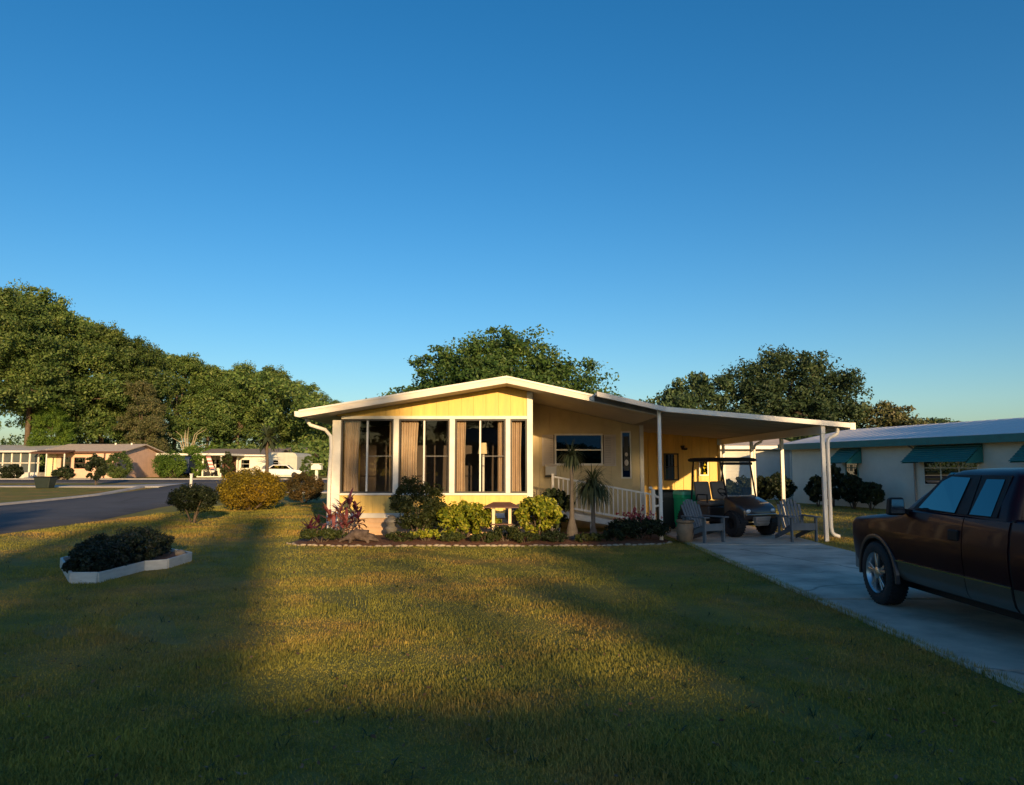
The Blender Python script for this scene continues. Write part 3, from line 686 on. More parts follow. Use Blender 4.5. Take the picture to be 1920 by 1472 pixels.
# store room at the back of the carport
sh = thing('carport_store', 'yellow boarded store room wall across the back of the carport', 'shed', (5.6, 27.5, 0))
SY = 26.6
x = 3.9; i = 0
while x < 7.30:
    x1 = min(x + 0.31, 7.31); d = 0.004 * (i % 2)
    top = min(cz(x), cz(x1)) - 0.07
    if not (5.42 < (x + x1) / 2 < 5.9):
        MB().box(x, x1 - 0.01, SY - d, SY + 0.09, 0.03, top).build('siding_panel', 'siding_yellow', sh, bevel=0.004)
    else:
        for (a, b) in ((0.03, 1.30), (2.22, top)):
            MB().box(x, x1 - 0.01, SY - d, SY + 0.09, a, b).build('siding_panel', 'siding_yellow', sh, bevel=0.004)
    x = x1; i += 1
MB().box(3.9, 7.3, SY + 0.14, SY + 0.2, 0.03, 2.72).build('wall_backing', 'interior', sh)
MB().box(7.31, 7.39, SY - 0.02, CB - 0.05, 0.03, cz(7.35) - 0.30).build('side_wall', 'siding_yellow', sh)
w = MB().box(5.38, 5.43, SY - 0.03, SY + 0.1, 1.28, 2.24).box(5.86, 5.91, SY - 0.03, SY + 0.1, 1.28, 2.24).box(5.43, 5.86, SY - 0.03, SY + 0.1, 1.28, 1.33).box(5.43, 5.86, SY - 0.03, SY + 0.1, 2.19, 2.24)
win = w.build('window', 'dark_frame', sh)
MB().box(5.43, 5.86, SY + 0.03, SY + 0.036, 1.33, 2.19).build('pane', 'glass_dark', win)
MB().box(5.43, 5.86, SY - 0.0, SY + 0.02, 1.75, 1.78).build('sash_bar', 'dark_frame', win)
w = MB().box(6.62, 6.66, SY - 0.03, SY - 0.008, 1.45, 1.98).box(6.92, 6.96, SY - 0.03, SY - 0.008, 1.45, 1.98).box(6.66, 6.92, SY - 0.03, SY - 0.008, 1.45, 1.49).box(6.66, 6.92, SY - 0.03, SY - 0.008, 1.94, 1.98).build('window', 'trim_white', sh)
MB().box(6.66, 6.92, SY - 0.02, SY - 0.01, 1.49, 1.94).build('pane', 'glass_dark', w)
fl = thing('wall_lamp', 'small dark twin-headed floodlight on the store room wall', 'lamp', (6.05, SY - 0.06, 2.36))
MB().box(-0.06, 0.06, -0.01, 0.05, -0.03, 0.05).build('mount', 'dark_frame', fl, world=False)
for s in (-1, 1):
    MB().lathe([(0.035, 0.0), (0.05, 0.05), (0.075, 0.13), (0.078, 0.15)], 12).build('lamp_head', 'dark_frame', fl, True, world=False)
    o = fl.children[-1]; o.location = (s * 0.10, -0.05, 0.02); o.rotation_euler = (R(115), 0, s * R(-35))
# ================================================================== PICKUP TRUCK (front towards the home)
TX, TY = 5.60, 10.57                     # centre line, front bumper
truck = thing('pickup_truck', 'dark maroon pickup truck with tan lower trim parked on the driveway', 'truck', (TX, TY - 2.9, 0))
def tw(x, y, z): return (TX + y, TY - x, z)          # x back from the bumper, y across (visible side negative)
PROF = [(0.40, 0.90), (0.46, 0.945), (0.55, 0.965), (0.64, 0.975), (0.74, 0.988), (0.86, 0.995), (0.98, 0.992), (1.04, 0.980), (1.10, 0.976), (1.18, 0.960), (1.26, 0.935)]
def side_y(z): return float(np.interp(z, [p[0] for p in PROF], [p[1] for p in PROF]))
def top_z(x): return float(np.interp(x, [0, 0.06, 0.15, 0.4, 1.4, 1.62, 5.7, 5.75], [0.96, 1.03, 1.07, 1.10, 1.20, 1.255, 1.265, 1.24]))
def wsc(x): return float(np.interp(x, [0, 0.05, 0.12, 0.25, 0.45, 0.75, 5.5, 5.7, 5.75], [0.80, 0.86, 0.90, 0.945, 0.975, 1.0, 1.0, 0.985, 0.96]))
def sec(x):
    zt = top_z(x); w = wsc(x); pts = []
    zs = np.linspace(0.40, zt - 0.055, 15)
    half = [(side_y(z) * w, z) for z in zs]
    ys = half[-1][0]
    half += [(ys - 0.012, zt - 0.035), (ys - 0.035, zt - 0.012), (ys - 0.08, zt), (ys * 0.6, zt + 0.018 * (x < 1.6)), (ys * 0.2, zt + 0.03 * (x < 1.6))]
    return [tw(x, y, z) for y, z in half] + [tw(x, -y, z) for y, z in reversed(half)]
st = [0, 0.02, 0.06, 0.12, 0.2, 0.32, 0.45] + list(np.arange(0.55, 5.7, 0.1)) + [5.7, 5.75]
m = MB(); m.loft([sec(x) for x in st])
body = m.build('body', 'truck_paint', truck, 35)
WC = [(0.95, 0.39), (4.60, 0.39)]
for (xc, zc) in WC:
    for s in (-1, 1):
        c = MB().lathe([(0.475, -0.28), (0.475, 0.28)], 40, (0, 0, 0), 'x').build('cutter', 'rubber')
        c.location = (TX + s * 0.90, TY - xc, zc)
        b = body.modifiers.new('arch', 'BOOLEAN'); b.object = c; b.operation = 'DIFFERENCE'; b.solver = 'EXACT'
bpy.context.view_layer.update()
dg = bpy.context.evaluated_depsgraph_get()
nm = bpy.data.meshes.new_from_object(body.evaluated_get(dg))
body.modifiers.clear(); body.data = nm
nm.materials.clear(); nm.materials.append(MATS['truck_paint'])
for o in [o for o in bpy.data.objects if o.name.startswith('cutter')]: bpy.data.objects.remove(o, do_unlink=True)
nm.polygons.foreach_set('use_smooth', [True] * len(nm.polygons)); nm.set_sharp_from_angle(angle=R(35))
# wheel wells
for (xc, zc) in WC:
    for s in (-1, 1):
        a = []; 
        for k in range(19):
            t = -0.15 + (math.pi + 0.3) * k / 18
            a.append((xc - 0.472 * math.cos(t), zc + 0.472 * math.sin(t)))
        V = [tw(x, s * 0.60, z) for x, z in a] + [tw(x, s * 0.93, z) for x, z in a]
        F = [(k, k + 1, 20 + k, 19 + k) for k in range(18)] + [tuple(range(18, -1, -1))]
        MB().add(V, F).build('wheel_well', 'black_plastic', truck)
# patches of the side skin, slightly proud of the body: doors and tan trim
def skin(x0, x1, z0, z1, off, s, name, m, nz=10, shape=None, parent=None, th=0.02):
    V, F = [], []; nxs = 8
    for layer in (off, off - th):
        for j in range(nz + 1):
            for i in range(nxs + 1):
                x = x0 + (x1 - x0) * i / nxs; z = z0 + (z1 - z0) * j / nz
                if shape: x, z = shape(i / nxs, j / nz)
                y = side_y(z) * wsc(x) + layer
                V.append(tw(x, s * y, z))
    n1 = (nxs + 1) * (nz + 1)
    for j in range(nz):
        for i in range(nxs):
            a = j * (nxs + 1) + i
            F.append((a, a + 1, a + nxs + 2, a + nxs + 1)); F.append((n1 + a, n1 + a + nxs + 1, n1 + a + nxs + 2, n1 + a + 1))
    edge = [i for i in range(nxs)] + [nxs + j * (nxs + 1) for j in range(nz)] + [nz * (nxs + 1) + nxs - i for i in range(nxs)] + [(nz - j) * (nxs + 1) for j in range(nz)]
    for k in range(len(edge)):
        a, b = edge[k], edge[(k + 1) % len(edge)]
        F.append((a, a + n1, b + n1, b))
    return MB().add(V, F).build(name, m, parent or truck, 40)
for s in (-1, 1):
    d1 = skin(1.62, 2.80, 0.645, 1.235, 0.010, s, 'door', 'truck_paint')
    d2 = skin(2.815, 3.52, 0.645, 1.235, 0.010, s, 'door', 'truck_paint')
    skin(3.56, 4.02, 0.645, 1.235, 0.008, s, 'bed_side', 'truck_paint')
    skin(5.12, 5.66, 0.645, 1.235, 0.008, s, 'bed_side', 'truck_paint')
    skin(1.47, 2.80, 0.415, 0.628, 0.016, s, 'lower_trim', 'truck_tan', 5)
    skin(2.815, 3.52, 0.415, 0.628, 0.016, s, 'lower_trim', 'truck_tan', 5)
    skin(3.56, 4.08, 0.415, 0.628, 0.016, s, 'lower_trim', 'truck_tan', 5)
    skin(1.44, 3.53, 0.628, 0.643, 0.022, s, 'trim_line', 'chrome', 2)
    skin(3.53, 3.555, 0.42, 1.255, 0.001, s, 'cab_gap', 'black_plastic', 8)
    skin(2.80, 2.815, 0.42, 1.24, 0.002, s, 'door_gap', 'black_plastic', 8)  # black strips put the shade of the door gaps into colour
    skin(1.60, 1.62, 0.42, 1.24, 0.002, s, 'door_gap', 'black_plastic', 8)
    # handle pocket
    MB().add([tw(2.58, s * 1.010, 0.99), tw(2.76, s * 1.010, 0.99), tw(2.76, s * 1.010, 1.10), tw(2.58, s * 1.010, 1.10), tw(2.58, s * 0.97, 0.99), tw(2.76, s * 0.97, 0.99), tw(2.76, s * 0.97, 1.10), tw(2.58, s * 0.97, 1.10)],
             [(0,1,2,3),(4,7,6,5),(0,4,5,1),(1,5,6,2),(2,6,7,3),(3,7,4,0)]).build('handle', 'black_plastic', d1, bevel=0.012)
    # wheel arch flares
    for (xc, zc) in WC:
        V, F = [], []; N = 26; cs = [(0.462, 0.965), (0.466, 1.000), (0.49, 1.008), (0.515, 1.002), (0.525, 0.965), (0.49, 0.94)]
        for k in range(N + 1):
            t = -0.06 + (math.pi + 0.12) * k / N
            for (r, y) in cs:
                x = xc - r * math.cos(t); z = zc + r * math.sin(t)
                V.append(tw(x, s * y * wsc(max(x, 0.0)) if x < 0.75 else s * y, z))
        c6 = len(cs)
        for k in range(N):
            for i in range(c6): F.append((k*c6+i, k*c6+(i+1) % c6, (k+1)*c6+(i+1) % c6, (k+1)*c6+i))
        F.append(tuple(range(c6))); F.append(tuple(N*c6 + i for i in range(c6)))
        MB().add(V, F).build('arch_flare', 'flare', truck, 40)
# cab
def rrect(x0, x1, hw, r, z, hf=None):
    pts = []
    hf = hw if hf is None else hf              # half width at the front
    for (cx, cy, a0) in ((x0 + r, hf - r, 90), (x0 + r, -hf + r, 180), (x1 - r, -hw + r, 270), (x1 - r, hw - r, 0)):
        for k in range(5):
            a = R(a0 + 90 * k / 4); pts.append(tw(cx + r * math.cos(a), cy + r * math.sin(a), z))
    return pts
ZB, ZR = 1.24, 1.70
def cab_y(z): return float(np.interp(z, [1.24, 1.40, 1.672], [0.935, 0.885, 0.755]))
rings = []
for z0_ in (1.20, 1.24, 1.30, 1.40, 1.50, 1.60, 1.68, 1.715, 1.745, 1.768, 1.782):
    z = z0_
    xf = float(np.interp(z, [1.20, 1.24, 1.70, 1.745, 1.782], [1.42, 1.48, 2.18, 2.27, 2.55]))
    xb = float(np.interp(z, [1.20, 1.70, 1.782], [3.52, 3.46, 3.15]))
    hw = float(np.interp(z, [1.20, 1.24, 1.40, 1.68, 1.715, 1.745, 1.768, 1.782], [0.94, 0.935, 0.885, 0.765, 0.74, 0.69, 0.60, 0.40]))
    rings.append(rrect(xf, xb, hw, 0.09, z - 0.035 * max(0, (z - 1.4) / 0.38), hw - 0.05))
cab = MB().loft(rings).build('cab', 'truck_paint', truck, 35)
def cabpatch(poly, off, s, name, m, parent, th=0.01):
    """poly in (x,z) on the side of the cab"""
    n = len(poly); V = []
    for l in (off, off - th):
        for (x, z) in poly:
            f = max(0, (2.6 - x) / 1.1) * 0.05 if x < 2.6 else 0
            V.append(tw(x, s * (cab_y(z) - f + l), z))
    F = [tuple(range(n)), tuple(range(2 * n - 1, n - 1, -1))] + [(i, (i + 1) % n, (i + 1) % n + n, i + n) for i in range(n)]
    return MB().add(V, F).build(name, m, parent)
for s in (-1, 1):
    cabpatch([(1.72, 1.265), (2.84, 1.265), (2.84, 1.67), (2.26, 1.67), (2.12, 1.61)], 0.012, s, 'window_frame', 'black_plastic', cab)
    cabpatch([(2.86, 1.265), (3.30, 1.265), (3.32, 1.67), (2.86, 1.67)], 0.012, s, 'window_frame', 'black_plastic', cab)
    cabpatch([(1.86, 1.285), (2.62, 1.272), (2.68, 1.64), (2.32, 1.648), (2.17, 1.592)], 0.017, s, 'side_window', 'glass_truck', cab, 0.006)
    cabpatch([(2.88, 1.272), (3.22, 1.272), (3.24, 1.63), (2.96, 1.63)], 0.017, s, 'side_window', 'glass_truck', cab, 0.006)
# windscreen and rear window
V = [tw(1.60, -0.78, 1.30), tw(1.60, 0.78, 1.30), tw(2.13, 0.64, 1.675), tw(2.13, -0.64, 1.675)]
V2 = [tw(1.56, -0.78, 1.31), tw(1.56, 0.78, 1.31), tw(2.09, 0.64, 1.69), tw(2.09, -0.64, 1.69)]
MB().add(V + V2, [(0,1,2,3),(7,6,5,4),(0,4,5,1),(1,5,6,2),(2,6,7,3),(3,7,4,0)]).build('windscreen', 'glass_truck', cab)
V = [tw(3.47, -0.62, 1.32), tw(3.47, 0.62, 1.32), tw(3.44, 0.56, 1.66), tw(3.44, -0.56, 1.66)]; V2 = [(a, b - 0.06, c) for a, b, c in V]
MB().add(V + V2, [(0,1,2,3),(7,6,5,4),(0,4,5,1),(1,5,6,2),(2,6,7,3),(3,7,4,0)]).build('rear_window', 'glass_truck', cab)
for s in (-1, 1):
    mm = MB()
    mm.hexa([tw(1.62, s * 0.99, 1.19), tw(1.62, s * 1.18, 1.19), tw(1.76, s * 1.20, 1.19), tw(1.76, s * 1.0, 1.19)], [tw(1.64, s * 1.0, 1.39), tw(1.64, s * 1.165, 1.39), tw(1.76, s * 1.185, 1.40), tw(1.76, s * 1.01, 1.40)])
    mi = mm.build('mirror', 'black_plastic', truck, bevel=0.03, seg=3)
    MB().bar(tw(1.70, s * 0.90, 1.22), tw(1.70, s * 1.02, 1.24), 0.08, 0.06).build('mirror_arm', 'black_plastic', truck)
    MB().hexa([tw(1.764, s * 1.022, 1.215), tw(1.764, s * 1.178, 1.215), tw(1.770, s * 1.178, 1.215), tw(1.770, s * 1.022, 1.215)], [tw(1.764, s * 1.03, 1.375), tw(1.764, s * 1.165, 1.375), tw(1.770, s * 1.165, 1.375), tw(1.770, s * 1.03, 1.375)]).build('mirror_glass', 'chrome', mi)
# front and rear ends
MB().hexa([tw(0.0, -0.55, 0.62), tw(-0.012, 0.55, 0.62), tw(0.06, 0.55, 0.62), tw(0.06, -0.55, 0.62)], [tw(0.02, -0.55, 0.94), tw(0.008, 0.55, 0.94), tw(0.08, 0.55, 0.94), tw(0.08, -0.55, 0.94)]).build('grille', 'chrome', truck, bevel=0.01)
bmp = MB().loft([[tw(0.42, s0 * 0.99, z) if False else tw(xx, yy, z) for (xx, yy) in ((0.42, -0.925), (0.16, -0.89), (-0.02, -0.72), (-0.09, 0), (-0.02, 0.72), (0.16, 0.89), (0.42, 0.925), (0.42, 0.80), (0.12, 0.60), (0.05, 0), (0.12, -0.60), (0.42, -0.80))] for s0, z in ((1, 0.40), (1, 0.44), (1, 0.58), (1, 0.61))])
bmp.build('front_bumper', 'truck_tan', truck, 40)
MB().box(TX - 0.95, TX + 0.95, TY - 5.90, TY - 5.74, 0.45, 0.62).build('rear_bumper', 'chrome', truck, bevel=0.03)
for s in (-1, 1):
    MB().hexa([tw(0.02, s * 0.57, 0.70), tw(0.10, s * 0.83, 0.70), tw(0.26, s * 0.91, 0.70), tw(0.2, s * 0.57, 0.70)], [tw(0.05, s * 0.57, 0.93), tw(0.13, s * 0.82, 0.93), tw(0.29, s * 0.90, 0.93), tw(0.25, s * 0.57, 0.93)]).build('headlight', 'lamp_clear', truck, bevel=0.015)
    MB().box(TX + s * 0.90 - 0.07, TX + s * 0.90 + 0.07, TY - 5.765, TY - 5.70, 0.72, 1.20).build('tail_light', 'lamp_red', truck, bevel=0.01)
MB().box(TX - 0.86, TX + 0.86, TY - 5.70, TY - 3.62, 1.262, 1.285).build('bed_cover', 'black_plastic', truck, bevel=0.01)
MB().box(TX - 0.70, TX + 0.70, TY - 5.6, TY - 0.5, 0.28, 0.42).build('chassis', 'black_plastic', truck)
def wheel(xc, s):
    ty = MB().lathe([(0.255, -0.115), (0.30, -0.122), (0.355, -0.118), (0.378, -0.10), (0.388, -0.06), (0.39, 0), (0.388, 0.06), (0.378, 0.10), (0.355, 0.118), (0.30, 0.122), (0.255, 0.115)], 48, (0, 0, 0), 'x', (False, False))
    for k in range(48):
        a = 2 * math.pi * k / 48; ca, sa = math.cos(a), math.sin(a)
        for q in (-1, 1):
            r0, r1 = 0.383, 0.396
            o = 0.05 * (k % 2)
            ty.add([(q * (0.03 + o * .4), ca*r0 - sa*0.012, sa*r0 + ca*0.012), (q * 0.105, ca*(r0-.008) - sa*0.012, sa*(r0-.008) + ca*0.012), (q * 0.105, ca*(r0-.008) + sa*0.012, sa*(r0-.008) - ca*0.012), (q * (0.03 + o * .4), ca*r0 + sa*0.012, sa*r0 - ca*0.012),
                    (q * (0.03 + o * .4), ca*r1 - sa*0.010, sa*r1 + ca*0.010), (q * 0.105, ca*(r1-.008) - sa*0.010, sa*(r1-.008) + ca*0.010), (q * 0.105, ca*(r1-.008) + sa*0.010, sa*(r1-.008) - ca*0.010), (q * (0.03 + o * .4), ca*r1 + sa*0.010, sa*r1 - ca*0.010)],
                   [(0,1,2,3),(7,6,5,4),(0,4,5,1),(1,5,6,2),(2,6,7,3),(3,7,4,0)])
    t = ty.build('wheel', 'rubber', truck, 40)
    t.location = Vector((TX + s * 0.885, TY - xc, 0.39 + 0.035)) - truck.location
    rm = MB().lathe([(0.255, s * 0.116), (0.245, s * 0.10), (0.225, s * 0.04), (0.225, -s * 0.10), (0.215, -s * 0.10), (0.215, s * 0.04), (0.235, s * 0.10), (0.248, s * 0.119)], 40, (0, 0, 0), 'x', (False, False)).build('rim', 'alloy', t, 40)
    MB().lathe([(0.214, -s * 0.03), (0.214, -s * 0.01)], 32, (0, 0, 0), 'x').build('brake_disc', 'rubber', t)
    sp = MB()
    for k in range(5):
        for dlt in (-0.16, 0.16):
            a = 2 * math.pi * k / 5 + 0.3
            a1 = a + dlt
            p0 = Vector((s * 0.085, 0.055 * math.cos(a + dlt * .6), 0.055 * math.sin(a + dlt * .6))); p1 = Vector((s * 0.085, 0.238 * math.cos(a1), 0.238 * math.sin(a1)))
            sp.bar(p0, p1, 0.034, 0.035, (1, 0, 0))
    sp.build('spokes', 'alloy', t, bevel=0.006)
    MB().lathe([(0.075, s * 0.06), (0.07, s * 0.105), (0.035, s * 0.115)], 24, (0, 0, 0), 'x').build('hub_cap', 'alloy', t, 40)
for (xc, zc) in WC:
    for s in (-1, 1): wheel(xc, s)

# ================================================================== GOLF CART
gc = thing('golf_cart', 'dark brown golf cart with black canopy and knobby tyres under the carport', 'golf cart', (5.56, 19.6, 0.042), R(29))
L = dict(parent=gc, world=False)   # local: x to the right of the photograph, -y forward to the camera
def gb(mb, n, m, sm=False, bv=0.0): return mb.build(n, m, gc, sm, bv, False)
# front cowl
rings = []
for (y, hw, z0, z1) in ((-1.17, 0.50, 0.50, 0.62), (-1.14, 0.55, 0.44, 0.70), (-1.0, 0.58, 0.44, 0.80), (-0.80, 0.58, 0.46, 0.88), (-0.62, 0.57, 0.46, 0.95), (-0.52, 0.55, 0.46, 0.98), (-0.46, 0.52, 0.46, 0.96)):
    r = 0.06; pts = []
    for (cx, cz_, a0) in ((hw - r, z1 - r, 0), (-hw + r, z1 - r, 90), (-hw + r, z0 + r, 180), (hw - r, z0 + r, 270)):
        for k in range(4):
            a = R(a0 + 30 * k); pts.append((cx + r * math.cos(a), y, cz_ + r * math.sin(a)))
    rings.append(pts)
gb(MB().loft(rings), 'cowl', 'cart_body', 40)
gb(MB().box(-0.52, 0.52, -1.20, -1.172, 0.535, 0.565), 'trim_strip', 'chrome', False, 0.006)
gb(MB().hexa([(-0.20, -1.22, 0.28), (0.20, -1.22, 0.28), (0.20, -1.12, 0.28), (-0.20, -1.12, 0.28)], [(-0.27, -1.25, 0.50), (0.27, -1.25, 0.50), (0.27, -1.12, 0.50), (-0.27, -1.12, 0.50)]), 'bumper_plate', 'cart_tan', False, 0.015)
for z in (0.33, 0.40): gb(MB().box(-0.20, 0.20, -1.262, -1.235, z, z + 0.03), 'bumper_rib', 'cart_tan', False, 0.006)
for s in (-1, 1):
    gb(MB().sphere((s * 0.42, -1.165, 0.64), (0.075, 0.03, 0.05)), 'headlight', 'lamp_clear', True)
    V, F = [], []; N = 12
    for k in range(N + 1):
        t = 0.15 + (math.pi - 0.3) * k / N
        for (r, x) in ((0.30, 0.40), (0.33, 0.40), (0.33, 0.66), (0.30, 0.66)): V.append((s * x, -0.82 - r * math.cos(t), 0.30 + r * math.sin(t)))
    for k in range(N):
        for i in range(4): F.append((k*4+i, k*4+(i+1) % 4, (k+1)*4+(i+1) % 4, (k+1)*4+i))
    F += [(0, 1, 2, 3), (N*4, N*4+3, N*4+2, N*4+1)]
    gb(MB().add(V, F), 'fender', 'black_plastic', 40)
gb(MB().box(-0.54, 0.54, -0.50, 0.25, 0.32, 0.40), 'floor_pan', 'black_plastic', False, 0.01)
gb(MB().box(-0.56, 0.56, 0.05, 1.15, 0.40, 0.72), 'rear_body', 'cart_body', False, 0.05)
gb(MB().box(-0.56, -0.03, 0.0, 0.50, 0.72, 0.84), 'seat', 'cart_seat', False, 0.04)
gb(MB().box(0.03, 0.56, 0.0, 0.50, 0.72, 0.84), 'seat', 'cart_seat', False, 0.04)
for s in (-1, 1):
    o = gb(MB().box(-0.25, 0.25, -0.05, 0.05, 0.0, 0.50), 'seat_back', 'cart_seat', False, 0.045)
    o.location = (s * 0.285, 0.50, 0.84); o.rotation_euler = (R(-12), 0, 0)
gb(MB().tube([(-0.60, 0.05, 0.80), (-0.60, 0.05, 1.0), (-0.60, 0.40, 1.0), (-0.60, 0.46, 0.84)], 0.018), 'arm_rest', 'black_plastic', True)
gb(MB().tube([(0.60, 0.05, 0.80), (0.60, 0.05, 1.0), (0.60, 0.40, 1.0), (0.60, 0.46, 0.84)], 0.018), 'arm_rest', 'black_plastic', True)
for s in (-1, 1):
    gb(MB().tube([(s * 0.50, -0.55, 0.95), (s * 0.52, -0.36, 1.86)], 0.022), 'strut', 'black_plastic', True)
    gb(MB().tube([(s * 0.52, 0.72, 0.70), (s * 0.53, 0.66, 1.40), (s * 0.53, 0.60, 1.86)], 0.022), 'strut', 'black_plastic', True)
# canopy
rings = []
for (f, z) in ((0.94, 1.85), (1.0, 1.87), (1.0, 1.915), (0.93, 1.945), (0.80, 1.955)):
    pts = []
    for (cx, cy, a0) in ((0.60 - 0.1, 0.80 - 0.1, 0), (-0.60 + 0.1, 0.80 - 0.1, 90), (-0.60 + 0.1, -0.58 + 0.1, 180), (0.60 - 0.1, -0.58 + 0.1, 270)):
        for k in range(4):
            a = R(a0 + 30 * k); pts.append(((cx + 0.1 * math.cos(a)) * f, (cy + 0.1 * math.sin(a) - 0.11) * f + 0.11, z))
    rings.append(pts)
gb(MB().loft(rings), 'canopy', 'black_plastic', 35)
gb(MB().hexa([(-0.48, -0.545, 0.98), (0.48, -0.545, 0.98), (0.48, -0.537, 0.98), (-0.48, -0.537, 0.98)], [(-0.50, -0.372, 1.84), (0.50, -0.372, 1.84), (0.50, -0.364, 1.84), (-0.50, -0.364, 1.84)]), 'windscreen', 'glass_clear')
gb(MB().bar((-0.53, -0.42, 1.80), (0.53, -0.42, 1.80), 0.05, 0.07), 'canopy_frame', 'black_plastic')
sw = gb(MB().loft([[( (0.17 + 0.014 * math.cos(b)) * math.cos(a), (0.17 + 0.014 * math.cos(b)) * math.sin(a), 0.014 * math.sin(b)) for b in [2 * math.pi * j / 6 for j in range(6)]] for a in [2 * math.pi * k / 20 for k in range(21)]], cap=False).bar((-0.17, 0, 0), (0.17, 0, 0), 0.03, 0.012).bar((0, 0, 0), (0, -0.17, 0), 0.03, 0.012), 'steering_wheel', 'black_plastic', True)
sw.location = (-0.27, -0.22, 1.05); sw.rotation_euler = (R(38), 0, 0)
gb(MB().tube([(-0.27, -0.48, 0.80), (-0.27, -0.22, 1.05)], 0.02), 'steering_column', 'black_plastic', True)
gb(MB().box(-0.50, 0.50, -0.52, -0.42, 0.90, 1.0), 'dashboard', 'cart_tan', False, 0.02)
o = gb(MB().box(-0.16, 0.16, -0.04, 0.04, 0, 0.20), 'dash_bag', 'black_plastic', False, 0.03); o.location = (0.28, -0.46, 1.0)
wh = None
for (xc, yc) in ((-0.52, -0.82), (0.52, -0.82), (-0.52, 0.82), (0.52, 0.82)):
    ty = MB().lathe([(0.14, -0.11), (0.22, -0.135), (0.28, -0.125), (0.305, -0.085), (0.31, 0), (0.305, 0.085), (0.28, 0.125), (0.22, 0.135), (0.14, 0.11)], 28, (0, 0, 0), 'x', (False, False))
    for k in range(28):
        a = 2 * math.pi * k / 28; ca, sa = math.cos(a), math.sin(a)
        for q in (-1, 1):
            c0 = Vector((q * 0.06, ca * 0.313, sa * 0.313))
            ty.bar(c0 + Vector((-0.045, 0, 0)), c0 + Vector((0.045, 0, 0)), 0.03, 0.02, (0, ca, sa))
    t = gb(ty, 'wheel', 'rubber', 40); t.location = (xc * 1.06, yc, 0.325)
    if yc < 0: t.rotation_euler = (0, 0, R(-8))
    for s in (-1, 1):
        MB().lathe([(0.14, s * 0.105), (0.12, s * 0.07), (0.05, s * 0.06), (0.04, s * 0.10)], 20, (0, 0, 0), 'x', (False, True)).build('rim', 'black_plastic', t, 40)
gb(MB().bar((-0.50, -0.82, 0.295), (0.50, -0.82, 0.295), 0.06, 0.06), 'axle', 'black_plastic')
gb(MB().bar((-0.50, 0.82, 0.295), (0.50, 0.82, 0.295), 0.08, 0.08), 'axle', 'black_plastic')

# ================================================================== ADIRONDACK CHAIRS
def adirondack(label, loc, rot):
    t = thing('garden_chair', label, 'chair', loc, rot, 'slatted garden chairs on the driveway')
    def b(mb, n, bv=0.006): return mb.build(n, 'chair_grey', t, False, bv, False)
    for s in (-1, 1):
        b(MB().box(s * 0.29 - 0.02, s * 0.29 + 0.02, -0.40, -0.31, 0, 0.56), 'leg')
        b(MB().hexa([(s * 0.255 - 0.015, -0.36, 0.28), (s * 0.255 + 0.015, -0.36, 0.28), (s * 0.255 + 0.015, 0.58, 0.0), (s * 0.255 - 0.015, 0.58, 0.0)], [(s * 0.255 - 0.015, -0.36, 0.40), (s * 0.255 + 0.015, -0.36, 0.40), (s * 0.255 + 0.015, 0.60, 0.09), (s * 0.255 - 0.015, 0.60, 0.09)]), 'leg')
        b(MB().prism_z([(s * 0.30 - 0.085, -0.46), (s * 0.30 + 0.085, -0.46), (s * 0.30 + 0.07, 0.10), (s * 0.30 + 0.03, 0.36), (s * 0.30 - 0.03, 0.36), (s * 0.30 - 0.06, 0.10)], 0.562, 0.588), 'arm_rest')
        b(MB().hexa([(s * 0.29 - 0.02, 0.26, 0.10), (s * 0.29 + 0.02, 0.26, 0.10), (s * 0.29 + 0.02, 0.33, 0.10), (s * 0.29 - 0.02, 0.33, 0.10)], [(s * 0.29 - 0.02, 0.26, 0.56), (s * 0.29 + 0.02, 0.26, 0.56), (s * 0.29 + 0.02, 0.33, 0.56), (s * 0.29 - 0.02, 0.33, 0.56)]), 'arm_support')
    b(MB().box(-0.27, 0.27, -0.385, -0.36, 0.27, 0.41), 'seat_front')
    for i in range(6):
        y = -0.385 + i * 0.088; z = 0.412 - 0.0255 * i
        b(MB().hexa([(-0.27, y, z), (0.27, y, z), (0.27, y + 0.076, z - 0.022), (-0.27, y + 0.076, z - 0.022)], [(-0.27, y, z + 0.02), (0.27, y, z + 0.02), (0.27, y + 0.076, z - 0.002), (-0.27, y + 0.076, z - 0.002)]), 'seat_slat')
    hs = [0.62, 0.70, 0.745, 0.76, 0.745, 0.70, 0.62]
    for i in range(7):
        x0 = -0.262 + i * 0.0755; f = (i - 3) * 0.011
        h = hs[i]; y0, z0 = 0.135, 0.26
        dy, dz = 0.40 * h, 0.92 * h
        b(MB().hexa([(x0, y0, z0), (x0 + 0.067, y0, z0), (x0 + 0.067, y0 + 0.02, z0), (x0, y0 + 0.02, z0)], [(x0 + f, y0 + dy, z0 + dz), (x0 + 0.067 + f, y0 + dy, z0 + dz), (x0 + 0.067 + f, y0 + dy + 0.02, z0 + dz), (x0 + f, y0 + dy + 0.02, z0 + dz)]), 'back_slat')
    b(MB().box(-0.33, 0.33, 0.325, 0.355, 0.53, 0.562), 'back_rail')
    b(MB().box(-0.25, 0.25, 0.42, 0.445, 0.78, 0.83), 'back_rail')
    return t
adirondack('grey slatted garden chair in front of the green bin', (4.42, 17.55, 0.037), R(30))
adirondack('grey slatted garden chair near the front right carport post', (6.68, 17.75, 0.037), R(5))

